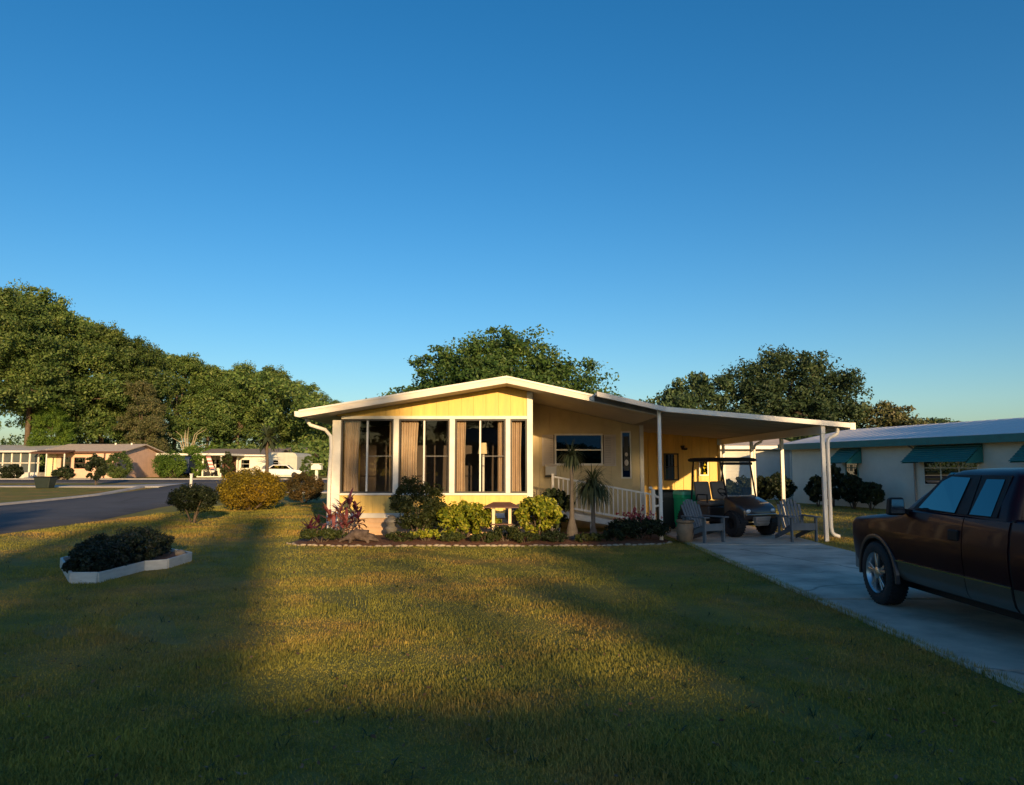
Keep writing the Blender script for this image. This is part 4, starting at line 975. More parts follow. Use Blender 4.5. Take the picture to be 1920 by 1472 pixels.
# ================================================================== BINS, POT AND OTHER YARD THINGS
def bin_(label, loc, rot, mb_, ml, sc=1.0):
    t = thing('wheeled_bin', label, 'bin', loc, rot, 'wheeled bins by the ramp')
    rings = []
    for (z, hx, hy) in ((0.06, 0.22, 0.25), (0.10, 0.235, 0.265), (0.85, 0.285, 0.33), (0.86, 0.31, 0.355), (0.93, 0.315, 0.36), (0.96, 0.31, 0.355)):
        pts = []
        r = 0.06
        for (cx, cy, a0) in ((hx - r, hy - r, 0), (-hx + r, hy - r, 90), (-hx + r, -hy + r, 180), (hx - r, -hy + r, 270)):
            for k in range(4):
                a = R(a0 + 30 * k); pts.append((cx + r * math.cos(a), cy + r * math.sin(a), z))
        rings.append(pts)
    MB().loft(rings).build('body', mb_, t, 35, 0, False)
    rings = []
    for (z, f, o) in ((0.962, 1.04, 0), (1.0, 1.05, 0), (1.04, 0.98, 0), (1.075, 0.78, 0.02), (1.085, 0.5, 0.02)):
        pts = []; r = 0.07; hx, hy = 0.315, 0.36
        for (cx, cy, a0) in ((hx - r, hy - r, 0), (-hx + r, hy - r, 90), (-hx + r, -hy + r, 180), (hx - r, -hy + r, 270)):
            for k in range(4):
                a = R(a0 + 30 * k); pts.append(((cx + r * math.cos(a)) * f, (cy + r * math.sin(a)) * f + o, z))
        rings.append(pts)
    MB().loft(rings).build('lid', ml, t, 40, 0, False)
    MB().bar((-0.24, 0.42, 0.95), (0.24, 0.42, 0.95), 0.035, 0.035).bar((-0.22, 0.34, 0.93), (-0.22, 0.43, 0.95), 0.03, 0.03).bar((0.22, 0.34, 0.93), (0.22, 0.43, 0.95), 0.03, 0.03).build('handle', mb_, t, False, 0.008, False)
    for s in (-1, 1):
        MB().lathe([(0.10, -0.025), (0.11, 0), (0.10, 0.025)], 20, (s * 0.27, 0.25, 0.11), 'x').build('wheel', 'rubber', t, True, 0, False)
    return t
bin_('bright green wheeled bin with pale green lid behind the grey chair', (4.82, 20.9, 0.037), R(20), 'bin_green', 'bin_lid')
bin_('very dark wheeled bin between the green bin and the ramp post', (4.34, 21.3, 0.037), R(-5), 'bin_dark', 'bin_dark')
pot = thing('clay_pot', 'round tan clay pot at the driveway edge by the low plants', 'pot', (4.02, 17.55, 0.03))
MB().lathe([(0.13, 0), (0.155, 0.02), (0.20, 0.20), (0.205, 0.30), (0.185, 0.40), (0.17, 0.43), (0.205, 0.45), (0.21, 0.50), (0.175, 0.50), (0.165, 0.44)], 24).build('body', 'terracotta', pot, 40, 0, False)
MB().lathe([(0.162, 0.42), (0.05, 0.45)], 20).build('soil', 'mulch', pot, True, 0, False)
# bird feeder
bf = thing('bird_feeder', 'small dark roofed bird feeder on pale legs between the yellow-green shrubs', 'bird feeder', (-0.24, 17.6, 0.04))
MB().add([(-0.40, -0.25, 0.80), (0.40, -0.25, 0.80), (0.40, 0.25, 0.80), (-0.40, 0.25, 0.80), (-0.2, 0, 0.90), (0.2, 0, 0.90), (-0.40, -0.25, 0.775), (0.40, -0.25, 0.775), (0.40, 0.25, 0.775), (-0.40, 0.25, 0.775)], [(0,1,5,4),(1,2,5),(2,3,4,5),(3,0,4),(0,6,7,1),(1,7,8,2),(2,8,9,3),(3,9,6,0),(9,8,7,6)]).build('roof', 'brown_trim', bf, False, 0, False)
for (x, y) in ((-0.19, -0.12), (0.19, -0.12), (-0.19, 0.12), (0.19, 0.12)):
    MB().box(x - 0.035, x + 0.035, y - 0.035, y + 0.035, 0.0, 0.774).build('leg', 'cream_wall', bf, False, 0.006, False)
MB().box(-0.26, 0.26, -0.18, 0.18, 0.38, 0.41).build('tray', 'brown_trim', bf, False, 0.006, False)
# stone ornaments
def urn(label, loc, s, prof):
    o = MB().lathe([(r * s, h * s) for r, h in prof], 20).build('garden_urn', 'stone_grey', None, 40); o.location = loc
    tag(o, label, 'garden urn', 'grey stone garden ornaments'); return o
urn('stacked grey stone urn beside the round green shrub', (-2.92, 18.3, 0.05), 0.85, [(0.16, 0), (0.17, 0.05), (0.10, 0.10), (0.12, 0.16), (0.17, 0.22), (0.18, 0.28), (0.12, 0.33), (0.14, 0.38), (0.19, 0.45), (0.17, 0.52), (0.10, 0.56), (0.11, 0.6), (0.05, 0.64)])
urn('grey stone globe on a short plinth behind the bird feeder', (0.02, 18.1, 0.05), 1.0, [(0.13, 0), (0.13, 0.30), (0.16, 0.33), (0.09, 0.38), (0.15, 0.44), (0.19, 0.52), (0.20, 0.60), (0.17, 0.69), (0.10, 0.75), (0.03, 0.77)])
# low animal figure on the bed edge: one continuous skin
an = bpy.data.meshes.new('animal_figure')
pts = [(-0.30, 0, 0.20), (-0.16, 0, 0.25), (0.0, 0, 0.265), (0.15, 0, 0.23), (0.26, 0, 0.17), (0.37, 0, 0.10), (0.44, 0, 0.06), (-0.40, 0.01, 0.14), (-0.50, 0.03, 0.08), (-0.56, 0.04, 0.05),
       (-0.25, -0.08, 0.11), (-0.27, -0.09, 0.02), (-0.25, 0.08, 0.11), (-0.27, 0.09, 0.02), (0.16, -0.08, 0.10), (0.18, -0.09, 0.02), (0.16, 0.08, 0.10), (0.18, 0.09, 0.02), (0.33, -0.045, 0.155), (0.33, 0.045, 0.155)]
eds = [(2, 1), (1, 0), (2, 3), (3, 4), (4, 5), (5, 6), (0, 7), (7, 8), (8, 9), (0, 10), (10, 11), (0, 12), (12, 13), (3, 14), (14, 15), (3, 16), (16, 17), (5, 18), (5, 19)]
rad = [0.115, 0.14, 0.15, 0.125, 0.085, 0.06, 0.03, 0.05, 0.035, 0.02, 0.05, 0.03, 0.05, 0.03, 0.05, 0.03, 0.05, 0.03, 0.025, 0.025]
an.from_pydata(pts, eds, []); an.update()
af = bpy.data.objects.new('animal_figure', an); COL.objects.link(af)
bpy.context.view_layer.objects.active = af
sk = af.modifiers.new('skin', 'SKIN')
if not an.skin_vertices: an.attributes
ly = an.skin_vertices[0].data if an.skin_vertices else None
if ly is None:
    bmx = bmesh.new(); bmx.from_mesh(an); bmx.verts.layers.skin.verify(); bmx.to_mesh(an); bmx.free(); ly = an.skin_vertices[0].data
for v, r_ in zip(ly, rad): v.radius = (r_, r_)
ly[2].use_root = True
ss = af.modifiers.new('sub', 'SUBSURF'); ss.levels = 2; ss.render_levels = 2
bpy.context.view_layer.update()
nm = bpy.data.meshes.new_from_object(af.evaluated_get(bpy.context.evaluated_depsgraph_get()))
af.modifiers.clear(); af.data = nm; nm.materials.clear(); nm.materials.append(MATS['animal_fur'])
nm.polygons.foreach_set('use_smooth', [True] * len(nm.polygons))
af.scale = (0.92, 0.92, 0.85); af.location = (-3.40, 17.1, 0.03); tag(af, 'brown mottled low animal figure with arched back on the bed edge', 'animal figure')
# white edging stones along the bed
ed = thing('bed_edging', 'row of small pale stones edging the planting bed', 'edging', (-1.5, 16.9, 0))
path = [(-5.15, 17.42), (-4.75, 16.98), (-3.6, 16.80), (-1.5, 16.82), (0.4, 16.84), (2.0, 16.92), (3.3, 17.12), (3.75, 17.6)]
seg = np.array(path); dl = np.r_[0, np.cumsum(np.linalg.norm(np.diff(seg, axis=0), axis=1))]
protos = []
for k in range(4):
    rg = np.random.default_rng(k + 40); m = MB(); m.sphere((0, 0, 0), (0.075, 0.035, 0.028), 8, 5)
    m.v = [tuple(np.array(v) * (1 + rg.uniform(-0.15, 0.15))) for v in m.v]
    o = m.build('stone', 'stone_white', ed, 60, 0, False); protos.append(o)
d = 0.0; k = 0
while d < dl[-1]:
    x = float(np.interp(d, dl, seg[:, 0])); y = float(np.interp(d, dl, seg[:, 1]))
    o = protos[k] if k < 4 else share(protos[k % 4], 'stone', ed)
    o.location = Vector((x + random.uniform(-.02, .02), y + random.uniform(-.03, .03), 0.014 + random.uniform(-0.012, 0.008))) - ed.location
    o.rotation_euler = (random.uniform(-.15, .15), random.uniform(-.1, .1), math.atan2(float(np.interp(d + .05, dl, seg[:, 1])) - y, float(np.interp(d + .05, dl, seg[:, 0])) - x + 1e-6) + random.uniform(-.25, .25)); sc = random.uniform(0.75, 1.25); o.scale = (sc, sc, sc)
    d += random.uniform(0.115, 0.16); k += 1
# white raised planter on the left lawn
pl = thing('raised_planter', 'low white boarded planter bed zigzagging across the left lawn', 'planter', (-7.2, 13.0, 0))
pp = [(-6.66, 11.5), (-6.28, 11.54), (-6.26, 12.92), (-5.98, 13.20), (-6.02, 14.25), (-7.0, 15.2), (-8.1, 14.9), (-7.95, 13.4)]
for i in range(len(pp)):
    a, b = Vector((*pp[i], 0.08)), Vector((*pp[(i + 1) % len(pp)], 0.08 + random.uniform(-0.008, 0.008)))
    t = (b - a).normalized() * 0.008
    MB().bar(a + t, b - t, 0.04, 0.17 + random.uniform(-0.01, 0.015)).build('board', 'planter_white', pl, bevel=0.006)
cx = sum(p[0] for p in pp) / 8; cy = sum(p[1] for p in pp) / 8
MB().prism_z([(cx + (x - cx) * 0.97, cy + (y - cy) * 0.97) for x, y in pp], 0.01, 0.11).build('soil', 'mulch', pl)
MB().sphere((-6.12, 14.0, 0.17), (0.10, 0.09, 0.07), 8, 6).build('stone', 'stone_white', pl, True)
# ================================================================== NEIGHBOURING HOMES
def local(mb, n, m, p, sm=False, bv=0.0): return mb.build(n, m, p, sm, bv, False)
def window_part(p, x0, x1, z0, z1, frame='trim_white', pane='glass_dark', y=0.0, bars=1, vbars=0):
    f = 0.05
    w = MB().box(x0, x0 + f, y - 0.03, y + 0.02, z0, z1).box(x1 - f, x1, y - 0.03, y + 0.02, z0, z1).box(x0 + f, x1 - f, y - 0.03, y + 0.02, z0, z0 + f).box(x0 + f, x1 - f, y - 0.03, y + 0.02, z1 - f, z1)
    o = local(w, 'window', frame, p)
    MB().box(x0 + f, x1 - f, y - 0.014, y - 0.006, z0 + f, z1 - f).build('pane', pane, o, world=False)
    for b in range(bars):
        z = z0 + (z1 - z0) * (b + 1) / (bars + 1)
        MB().box(x0 + f, x1 - f, y - 0.026, y - 0.015, z - 0.02, z + 0.02).build('sash_bar', frame, o, world=False)
    for b in range(vbars):
        x = x0 + (x1 - x0) * (b + 1) / (vbars + 1)
        MB().box(x - 0.03, x + 0.03, y - 0.024, y - 0.015, z0 + f, z1 - f).build('mullion', frame, o, world=False)
    return o
# --- pale home with teal awnings on the right; local x runs along its long wall towards the camera
nb = thing('neighbour_home', 'pale grey home with teal eaves and metal roof beyond the truck', 'house', (14.0, 37.5, 0), math.atan2(-0.963, 0.268))
local(MB().box(0, 19, 0, 0.12, 0, 2.80), 'front_wall', 'neighbour_wall', nb)
local(MB().prism_x([(0.12, 0), (7.0, 0), (7.0, 2.80), (3.5, 3.50), (0.12, 2.80)], 0, 0.12), 'end_wall', 'neighbour_wall', nb)
local(MB().prism_x([(0.12, 0), (7.0, 0), (7.0, 2.80), (3.5, 3.50), (0.12, 2.80)], 18.88, 19.0), 'end_wall', 'neighbour_wall', nb)
local(MB().box(0.12, 18.88, 6.9, 7.0, 0, 2.80), 'back_wall', 'neighbour_wall', nb)
x = -0.4; i = 0
while x < 19.3:            # standing seam roof panels
    for s in (0, 1):
        y0, z0, y1, z1 = (-0.42, 2.90, 3.5, 3.68) if s == 0 else (7.42, 2.90, 3.5, 3.68)
        m = MB().hexa([(x, y0, z0 - 0.05), (x + 0.59, y0, z0 - 0.05), (x + 0.59, y1, z1 - 0.05), (x, y1, z1 - 0.05)], [(x, y0, z0), (x + 0.59, y0, z0), (x + 0.59, y1, z1), (x, y1, z1)])
        m.hexa([(x + 0.57, y0, z0), (x + 0.60, y0, z0), (x + 0.60, y1, z1), (x + 0.57, y1, z1)], [(x + 0.57, y0, z0 + 0.006), (x + 0.60, y0, z0 + 0.006), (x + 0.60, y1, z1 + 0.006), (x + 0.57, y1, z1 + 0.006)])
        local(m, 'roof_panel', 'roof_metal', nb)
    x += 0.60; i += 1
local(MB().box(-0.42, 19.42, -0.47, -0.425, 2.60, 2.885), 'eave_board', 'teal', nb, False, 0.008)
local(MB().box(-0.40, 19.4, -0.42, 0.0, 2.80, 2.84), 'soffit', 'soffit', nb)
local(MB().prism_x([(-0.47, 2.66), (-0.42, 2.66), (3.5, 3.44), (7.42, 2.66), (7.47, 2.66), (7.47, 2.88), (3.5, 3.67), (-0.47, 2.88)], -0.46, -0.421), 'eave_board', 'teal', nb)
local(MB().tube([(7.85, -0.40, 2.68), (7.85, -0.25, 2.58), (7.85, -0.07, 2.48), (7.85, -0.06, 0.15), (7.85, -0.25, 0.08)], 0.04), 'downspout', 'cart_tan', nb, True)
for k in range(6):
    z = 0.02 + 0
for (x0, x1, lab) in ((3.6, 4.9, 'small teal slatted window awning nearest the carport'), (8.0, 11.0, 'wide teal slatted window awning above the truck cab'), (12.7, 15.2, 'teal slatted window awning at the right edge beyond the truck')):
    window_part(nb, x0 + 0.25, x1 - 0.25, 1.05, 2.40, 'teal' if x1 - x0 < 2 else 'trim_white', 'glass_dark', 0.0, 1, 2 if x1 - x0 > 2 else 0)
    u = Vector((0.268, -0.963, 0)).normalized(); nrm = Vector((-0.963, -0.268, 0)).normalized()
    loc = Vector((14.0, 37.5, 0)) + u * x0 + nrm * 0.035
    a = thing('window_awning', lab, 'awning', loc, math.atan2(-0.963, 0.268), 'teal awnings on the neighbouring home')
    w = x1 - x0; ns = 8
    for k in range(ns):
        t0, t1 = k / ns, (k + 1.12) / ns
        y0, z0, y1, z1 = -0.82 * t0, 2.58 - 0.66 * t0, -0.82 * min(t1, 1) - 0.02, 2.625 - 0.66 * min(t1, 1)
        local(MB().hexa([(0, y0, z0), (0, y1, z1 - 0.02), (w, y1, z1 - 0.02), (w, y0, z0)], [(0, y0, z0 + 0.02), (0, y1, z1), (w, y1, z1), (w, y0, z0 + 0.02)]), 'slat', 'teal', a)
    for xs in (0.0, w - 0.03):
        local(MB().prism_x([(0, 2.56), (0, 1.92), (-0.80, 1.90)], xs + 0.001, xs + 0.029), 'side_panel', 'teal', a)
# --- lap-sided home further back, seen under the carport
lh = thing('lap_sided_home', 'pale lap-sided home seen under the carport behind the golf cart', 'house', (13.0, 41, 0))
z = 0.0; k = 0
while z < 2.75:
    local(MB().hexa([(-3.6, -0.03, z), (2.4, -0.03, z), (2.4, 0.1, z), (-3.6, 0.1, z)], [(-3.6, -0.005, z + 0.185), (2.4, -0.005, z + 0.185), (2.4, 0.1, z + 0.185), (-3.6, 0.1, z + 0.185)]), 'lap_board', 'lap_grey', lh)
    z += 0.19; k += 1
local(MB().box(-3.6, 2.4, 0.1, 9.0, 0, 2.85), 'wall', 'lap_grey', lh)
local(MB().prism_x([(-0.5, 2.87), (9.5, 2.87), (4.5, 3.7)], -4.0, 2.8), 'roof', 'roof_pale', lh)
local(MB().box(-4.02, 2.82, -0.55, -0.505, 2.72, 2.90), 'eave_board', 'trim_white', lh)
window_part(lh, -2.6, -1.6, 1.2, 2.3, 'trim_white', 'glass_dark', -0.03)
local(MB().tube([(2.2, -0.45, 2.75), (2.2, -0.05, 2.55), (2.2, -0.06, 0.1)], 0.05), 'downspout', 'metal_white', lh, True)

# --- far homes across the cross street on the left
def far_home(name, label, x0, x1, yf, dep, h, rh, wall, roof, trim, wins=(), over=0.6, ridge='x'):
    zb = tzf((x0 + x1) / 2, yf)
    t = thing(name, label, 'house', ((x0 + x1) / 2, yf, zb)); w = (x1 - x0) / 2
    local(MB().box(-w, w, 0, 0.15, 0, h), 'front_wall', wall, t)
    local(MB().box(-w, -w + 0.15, 0.15, dep, 0, h), 'side_wall', wall, t)
    local(MB().box(w - 0.15, w, 0.15, dep, 0, h), 'side_wall', wall, t)
    local(MB().box(-w + 0.15, w - 0.15, dep - 0.15, dep, 0, h), 'back_wall', wall, t)
    if ridge == 'x':
        for s in (0, 1):
            y0, y1 = (-over, dep / 2) if s == 0 else (dep + over, dep / 2)
            local(MB().hexa([(-w - 0.5, y0, h - 0.05), (w + 0.5, y0, h - 0.05), (w + 0.5, y1, h + rh - 0.12), (-w - 0.5, y1, h + rh - 0.12)], [(-w - 0.5, y0, h + 0.07), (w + 0.5, y0, h + 0.07), (w + 0.5, y1, h + rh), (-w - 0.5, y1, h + rh)]), 'roof_slope', roof, t)
        local(MB().box(-w - 0.52, w + 0.52, -over - 0.04, -over - 0.003, h - 0.12, h + 0.08), 'eave_board', trim, t)
        for s in (-1, 1):
            local(MB().prism_x([(0.0, h - 0.05), (dep, h - 0.05), (dep / 2, h + rh - 0.14)], s * (w - 0.075) - 0.07, s * (w - 0.075) + 0.07), 'gable', wall, t)
    else:
        for s in (-1, 1):
            local(MB().hexa([(0, -over, h + rh - 0.1), (s * (w + 0.5), -over, h - 0.1), (s * (w + 0.5), dep, h - 0.1), (0, dep, h + rh - 0.1)], [(0, -over, h + rh), (s * (w + 0.5), -over, h), (s * (w + 0.5), dep, h), (0, dep, h + rh)]), 'roof_slope', roof, t)
            local(MB().hexa([(0, -over - 0.04, h + rh - 0.2), (s * (w + 0.5), -over - 0.04, h - 0.2), (s * (w + 0.5), -over - 0.003, h - 0.2), (0, -over - 0.003, h + rh - 0.2)], [(0, -over - 0.04, h + rh + 0.02), (s * (w + 0.5), -over - 0.04, h + 0.02), (s * (w + 0.5), -over - 0.003, h + 0.02), (0, -over - 0.003, h + rh + 0.02)]), 'eave_board', trim, t)
        local(MB().prism_y([(-w, h - 0.1), (w, h - 0.1), (0, h + rh - 0.12)], 0.02, 0.12), 'gable', wall, t)
    for (a, b, c, d) in wins: window_part(t, a, b, c, d, trim, 'glass_dark', 0.0)
    return t
pk = far_home('pink_home', 'pink and cream bungalow with pale tan roof beside the round clipped shrub', -49.6, -41.8, 80, 9, 2.75, 1.0, 'pink_wall', 'roof_pale', 'brown_trim', [(-2.4, -1.4, 1.0, 2.2), (-1.0, 0.2, 1.0, 2.2)])
local(MB().box(1.3, 3.92, -0.45, -0.002, 0, 2.68), 'pink_bay', 'pink_wall', pk)
local(MB().box(-3.9, -2.9, -0.06, -0.002, 0, 2.68), 'cream_panel', 'cream_wall', pk)
local(MB().box(2.4, 2.55, -0.52, -0.46, 0, 2.66), 'porch_post', 'brown_trim', pk)
local(MB().hexa([(-4.4, -2.4, 2.55), (-0.6, -2.4, 2.55), (-0.6, -0.66, 2.82), (-4.4, -0.66, 2.82)], [(-4.4, -2.4, 2.67), (-0.6, -2.4, 2.67), (-0.6, -0.66, 2.94), (-4.4, -0.66, 2.94)]), 'porch_roof', 'brown_trim', pk)
for x in (-4.3, -2.6, -0.75): local(MB().box(x, x + 0.1, -2.35, -2.25, 0, 2.55), 'porch_post', 'trim_white', pk)
for s in (1.2, 3.0): local(MB().lathe([(0.10, 3.2), (0.10, 3.85)], 10, (s, 4, 0)), 'vent_pipe', 'trim_white', pk)
# screened porch at the far left
sp = thing('screened_porch', 'white framed screened porch with grey roof at the far left edge', 'porch', (-55.5, 79, 0.6))
local(MB().box(-6, 5.4, 0.3, 7, 0, 0.6), 'low_wall', 'lap_grey', sp)
local(MB().box(-6, 5.4, 0.5, 0.56, 0.6, 2.7), 'screen', 'screen_dark', sp)
for k in range(13):
    x = -6 + k * 0.94
    local(MB().box(x, x + 0.12, 0.36, 0.48, 0.6, 2.7), 'post', 'trim_white', sp)
local(MB().box(-6, 5.5, 0.36, 0.48, 1.55, 1.63), 'rail', 'trim_white', sp)
local(MB().hexa([(-6.4, -0.3, 2.7), (5.6, -0.3, 2.7), (5.6, 7.4, 3.5), (-6.4, 7.4, 3.5)], [(-6.4, -0.3, 2.9), (5.6, -0.3, 2.9), (5.6, 7.4, 3.7), (-6.4, 7.4, 3.7)]), 'roof', 'roof_metal', sp)
far_home('white_home', 'low white home with grey roof behind the round light green shrub', -38.0, -29.5, 92, 8, 2.6, 0.9, 'white_wall', 'shingle', 'trim_white', [(-3.0, -2.0, 1.0, 2.1), (0.5, 1.6, 1.0, 2.1)])
# white open carport with the flag
oc = thing('open_carport', 'white flat-roofed carport with square posts beside the hanging flag', 'carport', (-35.2, 86, tzf(-35, 86)))
for (x, y) in ((-0.9, 0), (-0.35, 0), (1.75, 0), (-0.9, 5), (1.75, 5)): local(MB().box(x, x + 0.16, y, y + 0.16, 0, 2.5), 'post', 'white_wall', oc)
local(MB().box(-5.5, 2.6, -0.4, 6, 2.5, 2.72), 'roof', 'white_wall', oc)
local(MB().box(-0.9, 1.9, -0.1, -0.02, 0.0, 0.12), 'kick_board', 'white_wall', oc)
local(MB().box(-0.3, 1.7, 5.2, 5.3, 0, 2.4), 'back_panel', 'brown_trim', oc)
fg = thing('flag', 'faded red and white striped flag hanging in the white carport', 'flag', (-34.6, 85.5, tzf(-35, 86)))
local(MB().tube([(-0.35, 0, 2.55), (0.35, -0.5, 2.75)], 0.025), 'pole', 'trim_white', fg, True)
for k in range(7):
    z0 = 0.95 + k * 0.2
    local(MB().hexa([(-0.30 + 0.07 * (7 - k), -0.02, z0), (0.32 + 0.07 * (7 - k) - 0.1, -0.05, z0), (0.32 + 0.07 * (7 - k) - 0.1, -0.03, z0), (-0.30 + 0.07 * (7 - k), 0.0, z0)], [(-0.30 + 0.07 * (6 - k), -0.02, z0 + 0.198), (0.32 + 0.07 * (6 - k) - 0.1, -0.05, z0 + 0.198), (0.32 + 0.07 * (6 - k) - 0.1, -0.03, z0 + 0.198), (-0.30 + 0.07 * (6 - k), 0.0, z0 + 0.198)]), 'stripe', 'flag_red' if k % 2 == 0 else 'flag_white', fg)
tp = thing('covered_trailer', 'dark blue covered trailer left of the flag carport', 'trailer', (-37.3, 84.6, tzf(-37, 84.6)))
local(MB().prism_x([(0, 0.45), (2.6, 0.45), (2.6, 2.1), (2.2, 2.35), (0.4, 2.35), (0, 2.1)], -0.85, 0.85), 'cover', 'navy', tp, False, 0.05)
for s in (-1, 1): local(MB().lathe([(0.30, -0.1), (0.32, 0), (0.30, 0.1)], 16, (s * 0.85, 1.3, 0.32), 'x'), 'wheel', 'rubber', tp, True)
sc_ = thing('parked_scooter', 'small white and black scooter parked under the flag', 'scooter', (-34.5, 87, tzf(-35, 87)))
local(MB().box(-0.2, 0.2, -0.5, 0.6, 0.35, 0.75), 'body', 'black_plastic', sc_, False, 0.1)
local(MB().sphere((0, -0.4, 0.85), (0.28, 0.25, 0.35)), 'front_shield', 'car_white', sc_, True)
for y in (-0.6, 0.6): local(MB().lathe([(0.24, -0.08), (0.27, 0), (0.24, 0.08)], 16, (0, y, 0.27), 'x'), 'wheel', 'rubber', sc_, True)
bh = far_home('brown_roof_home', 'home with grey-brown roof and white porch posts left of the dark palm', -34.0, -28.0, 98, 8, 2.6, 1.2, 'cream_wall', 'shingle', 'trim_white', [(-1.6, -0.6, 1.0, 2.1)])
for x in (-2.2, 0.6, 2.4): local(MB().box(x, x + 0.22, -0.75, -0.55, 0, 2.5), 'porch_post', 'white_wall', bh)
gr = thing('white_trailer_home', 'tall white round-shouldered trailer home behind the parked white car', 'trailer', (-27.7, 90, tzf(-27, 90)))
prof = [(-1.9, 0.3), (1.9, 0.3), (1.9, 2.4), (1.7, 2.75), (1.35, 2.9), (-1.35, 2.9), (-1.7, 2.75), (-1.9, 2.4)]
local(MB().prism_y(prof, 0, 7), 'shell', 'camper_shell', gr, False, 0.04)
local(MB().box(-1.8, 1.8, 0.3, 6.8, 0, 0.3), 'skirt', 'lap_grey', gr)
window_part(gr, -1.0, -0.3, 1.4, 2.0, 'lap_grey')
far_home('long_white_home', 'long low white home with pale roof at the end of the street', -25.0, -12.0, 104, 9, 2.5, 0.9, 'white_wall', 'roof_pale', 'trim_white', [(-4.5, -3.2, 1.0, 2.0), (-1.5, -0.2, 1.0, 2.0), (2.5, 3.8, 1.0, 2.0)])
# white car far away
wc = thing('white_car', 'small white car parked far down the street by the trailer home', 'car', (-24.6, 80.5, tzf(-24.6, 80.5)), R(8))
prof = [(-2.1, 0.30), (2.1, 0.30), (2.15, 0.62), (1.95, 0.82), (1.1, 0.92), (0.55, 1.38), (-0.85, 1.42), (-1.55, 0.98), (-2.1, 0.90)]
local(MB().prism_y(prof, -0.85, 0.85), 'body', 'car_white', wc, False, 0.06)
for y in (-0.857, 0.847): local(MB().prism_y([(-1.35, 0.97), (0.92, 0.95), (0.50, 1.32), (-0.82, 1.34)], y, y + 0.01), 'side_window', 'glass_dark', wc)
for x in (-1.35, 1.35):
    for y in (-0.78, 0.78): local(MB().lathe([(0.30, -0.1), (0.33, 0), (0.30, 0.1)], 18, (x, y, 0.33), 'y'), 'wheel', 'rubber', wc, True)
for x in (-2.1, 2.0): local(MB().box(x, x + 0.1, -0.6, 0.6, 0.60, 0.72), 'light_bar', 'lamp_clear', wc)
# street furniture
mbx = thing('mail_box', 'white mail box on a white post at the far street edge', 'mail box', (-15.6, 62.0 - 2.0, tzf(-15.6, 60)))
local(MB().box(-0.10, 0.10, -0.10, 0.10, 0, 1.15), 'post', 'white_wall', mbx)
local(MB().prism_y([(-0.4, 1.15), (0.4, 1.15), (0.4, 1.45), (0.2, 1.6), (-0.2, 1.6), (-0.4, 1.45)], -0.3, 0.3), 'box', 'white_wall', mbx, False, 0.02)
local(MB().box(-0.42, 0.42, -0.32, 0.32, 1.60, 1.64), 'cap', 'white_wall', mbx)
sg = thing('low_sign_post', 'short white post with a plate at the road edge behind the dark bush', 'sign post', (-22.4, 52.5, tzf(-22.4, 52.5)))
local(MB().box(-0.08, 0.08, -0.05, 0.05, 0, 1.0), 'post', 'lap_grey', sg)
local(MB().box(-0.11, 0.11, -0.08, 0.08, 1.0, 1.05), 'plate', 'lap_grey', sg)
lb2 = thing('dark_bin', 'low dark box at the kerb at the far left', 'bin', (-33.2, 53.5, tzf(-33.2, 53.5)))
local(MB().hexa([(-0.45, -0.35, 0), (0.45, -0.35, 0), (0.45, 0.35, 0), (-0.45, 0.35, 0)], [(-0.58, -0.45, 0.75), (0.58, -0.45, 0.75), (0.58, 0.45, 0.75), (-0.58, 0.45, 0.75)]), 'body', 'bin_dark', lb2, False, 0.03)
local(MB().box(-0.62, 0.62, -0.5, 0.5, 0.752, 0.82), 'lid', 'black_plastic', lb2, False, 0.02)
# --- unseen home added behind the viewpoint, ridge height set for its foreground shade
bb = thing('added_shade_home', 'unseen low home added behind the viewpoint to shade the foreground', 'house', (6, -19.5, 0))
local(MB().box(-10, 10, -3.6, 3.6, 0, 2.7), 'wall', 'cream_wall', bb)
for s in (-1, 1): local(MB().hexa([(-10.5, 0, 4.58), (10.5, 0, 4.58), (10.5, s * 4.1, 2.62), (-10.5, s * 4.1, 2.62)], [(-10.5, 0, 4.73), (10.5, 0, 4.73), (10.5, s * 4.1, 2.77), (-10.5, s * 4.1, 2.77)]), 'roof_slope', 'roof_pale', bb)
for s in (-1, 1): local(MB().prism_x([(-3.6, 2.7), (3.6, 2.7), (0, 4.5)], s * 9.93 - 0.06, s * 9.93 + 0.06), 'gable', 'cream_wall', bb)
for x in (-7, -2.5, 5.5):
    f = MB().box(x - 0.8, x + 0.8, 3.602, 3.65, 1.0, 2.2).build('window', 'trim_white', bb, world=False)
    MB().box(x - 0.72, x + 0.72, 3.652, 3.66, 1.08, 2.12).build('pane', 'glass_dark', f, world=False)
local(MB().box(1.5, 2.45, 3.602, 3.66, 0.1, 2.15), 'door', 'door_brown', bb)
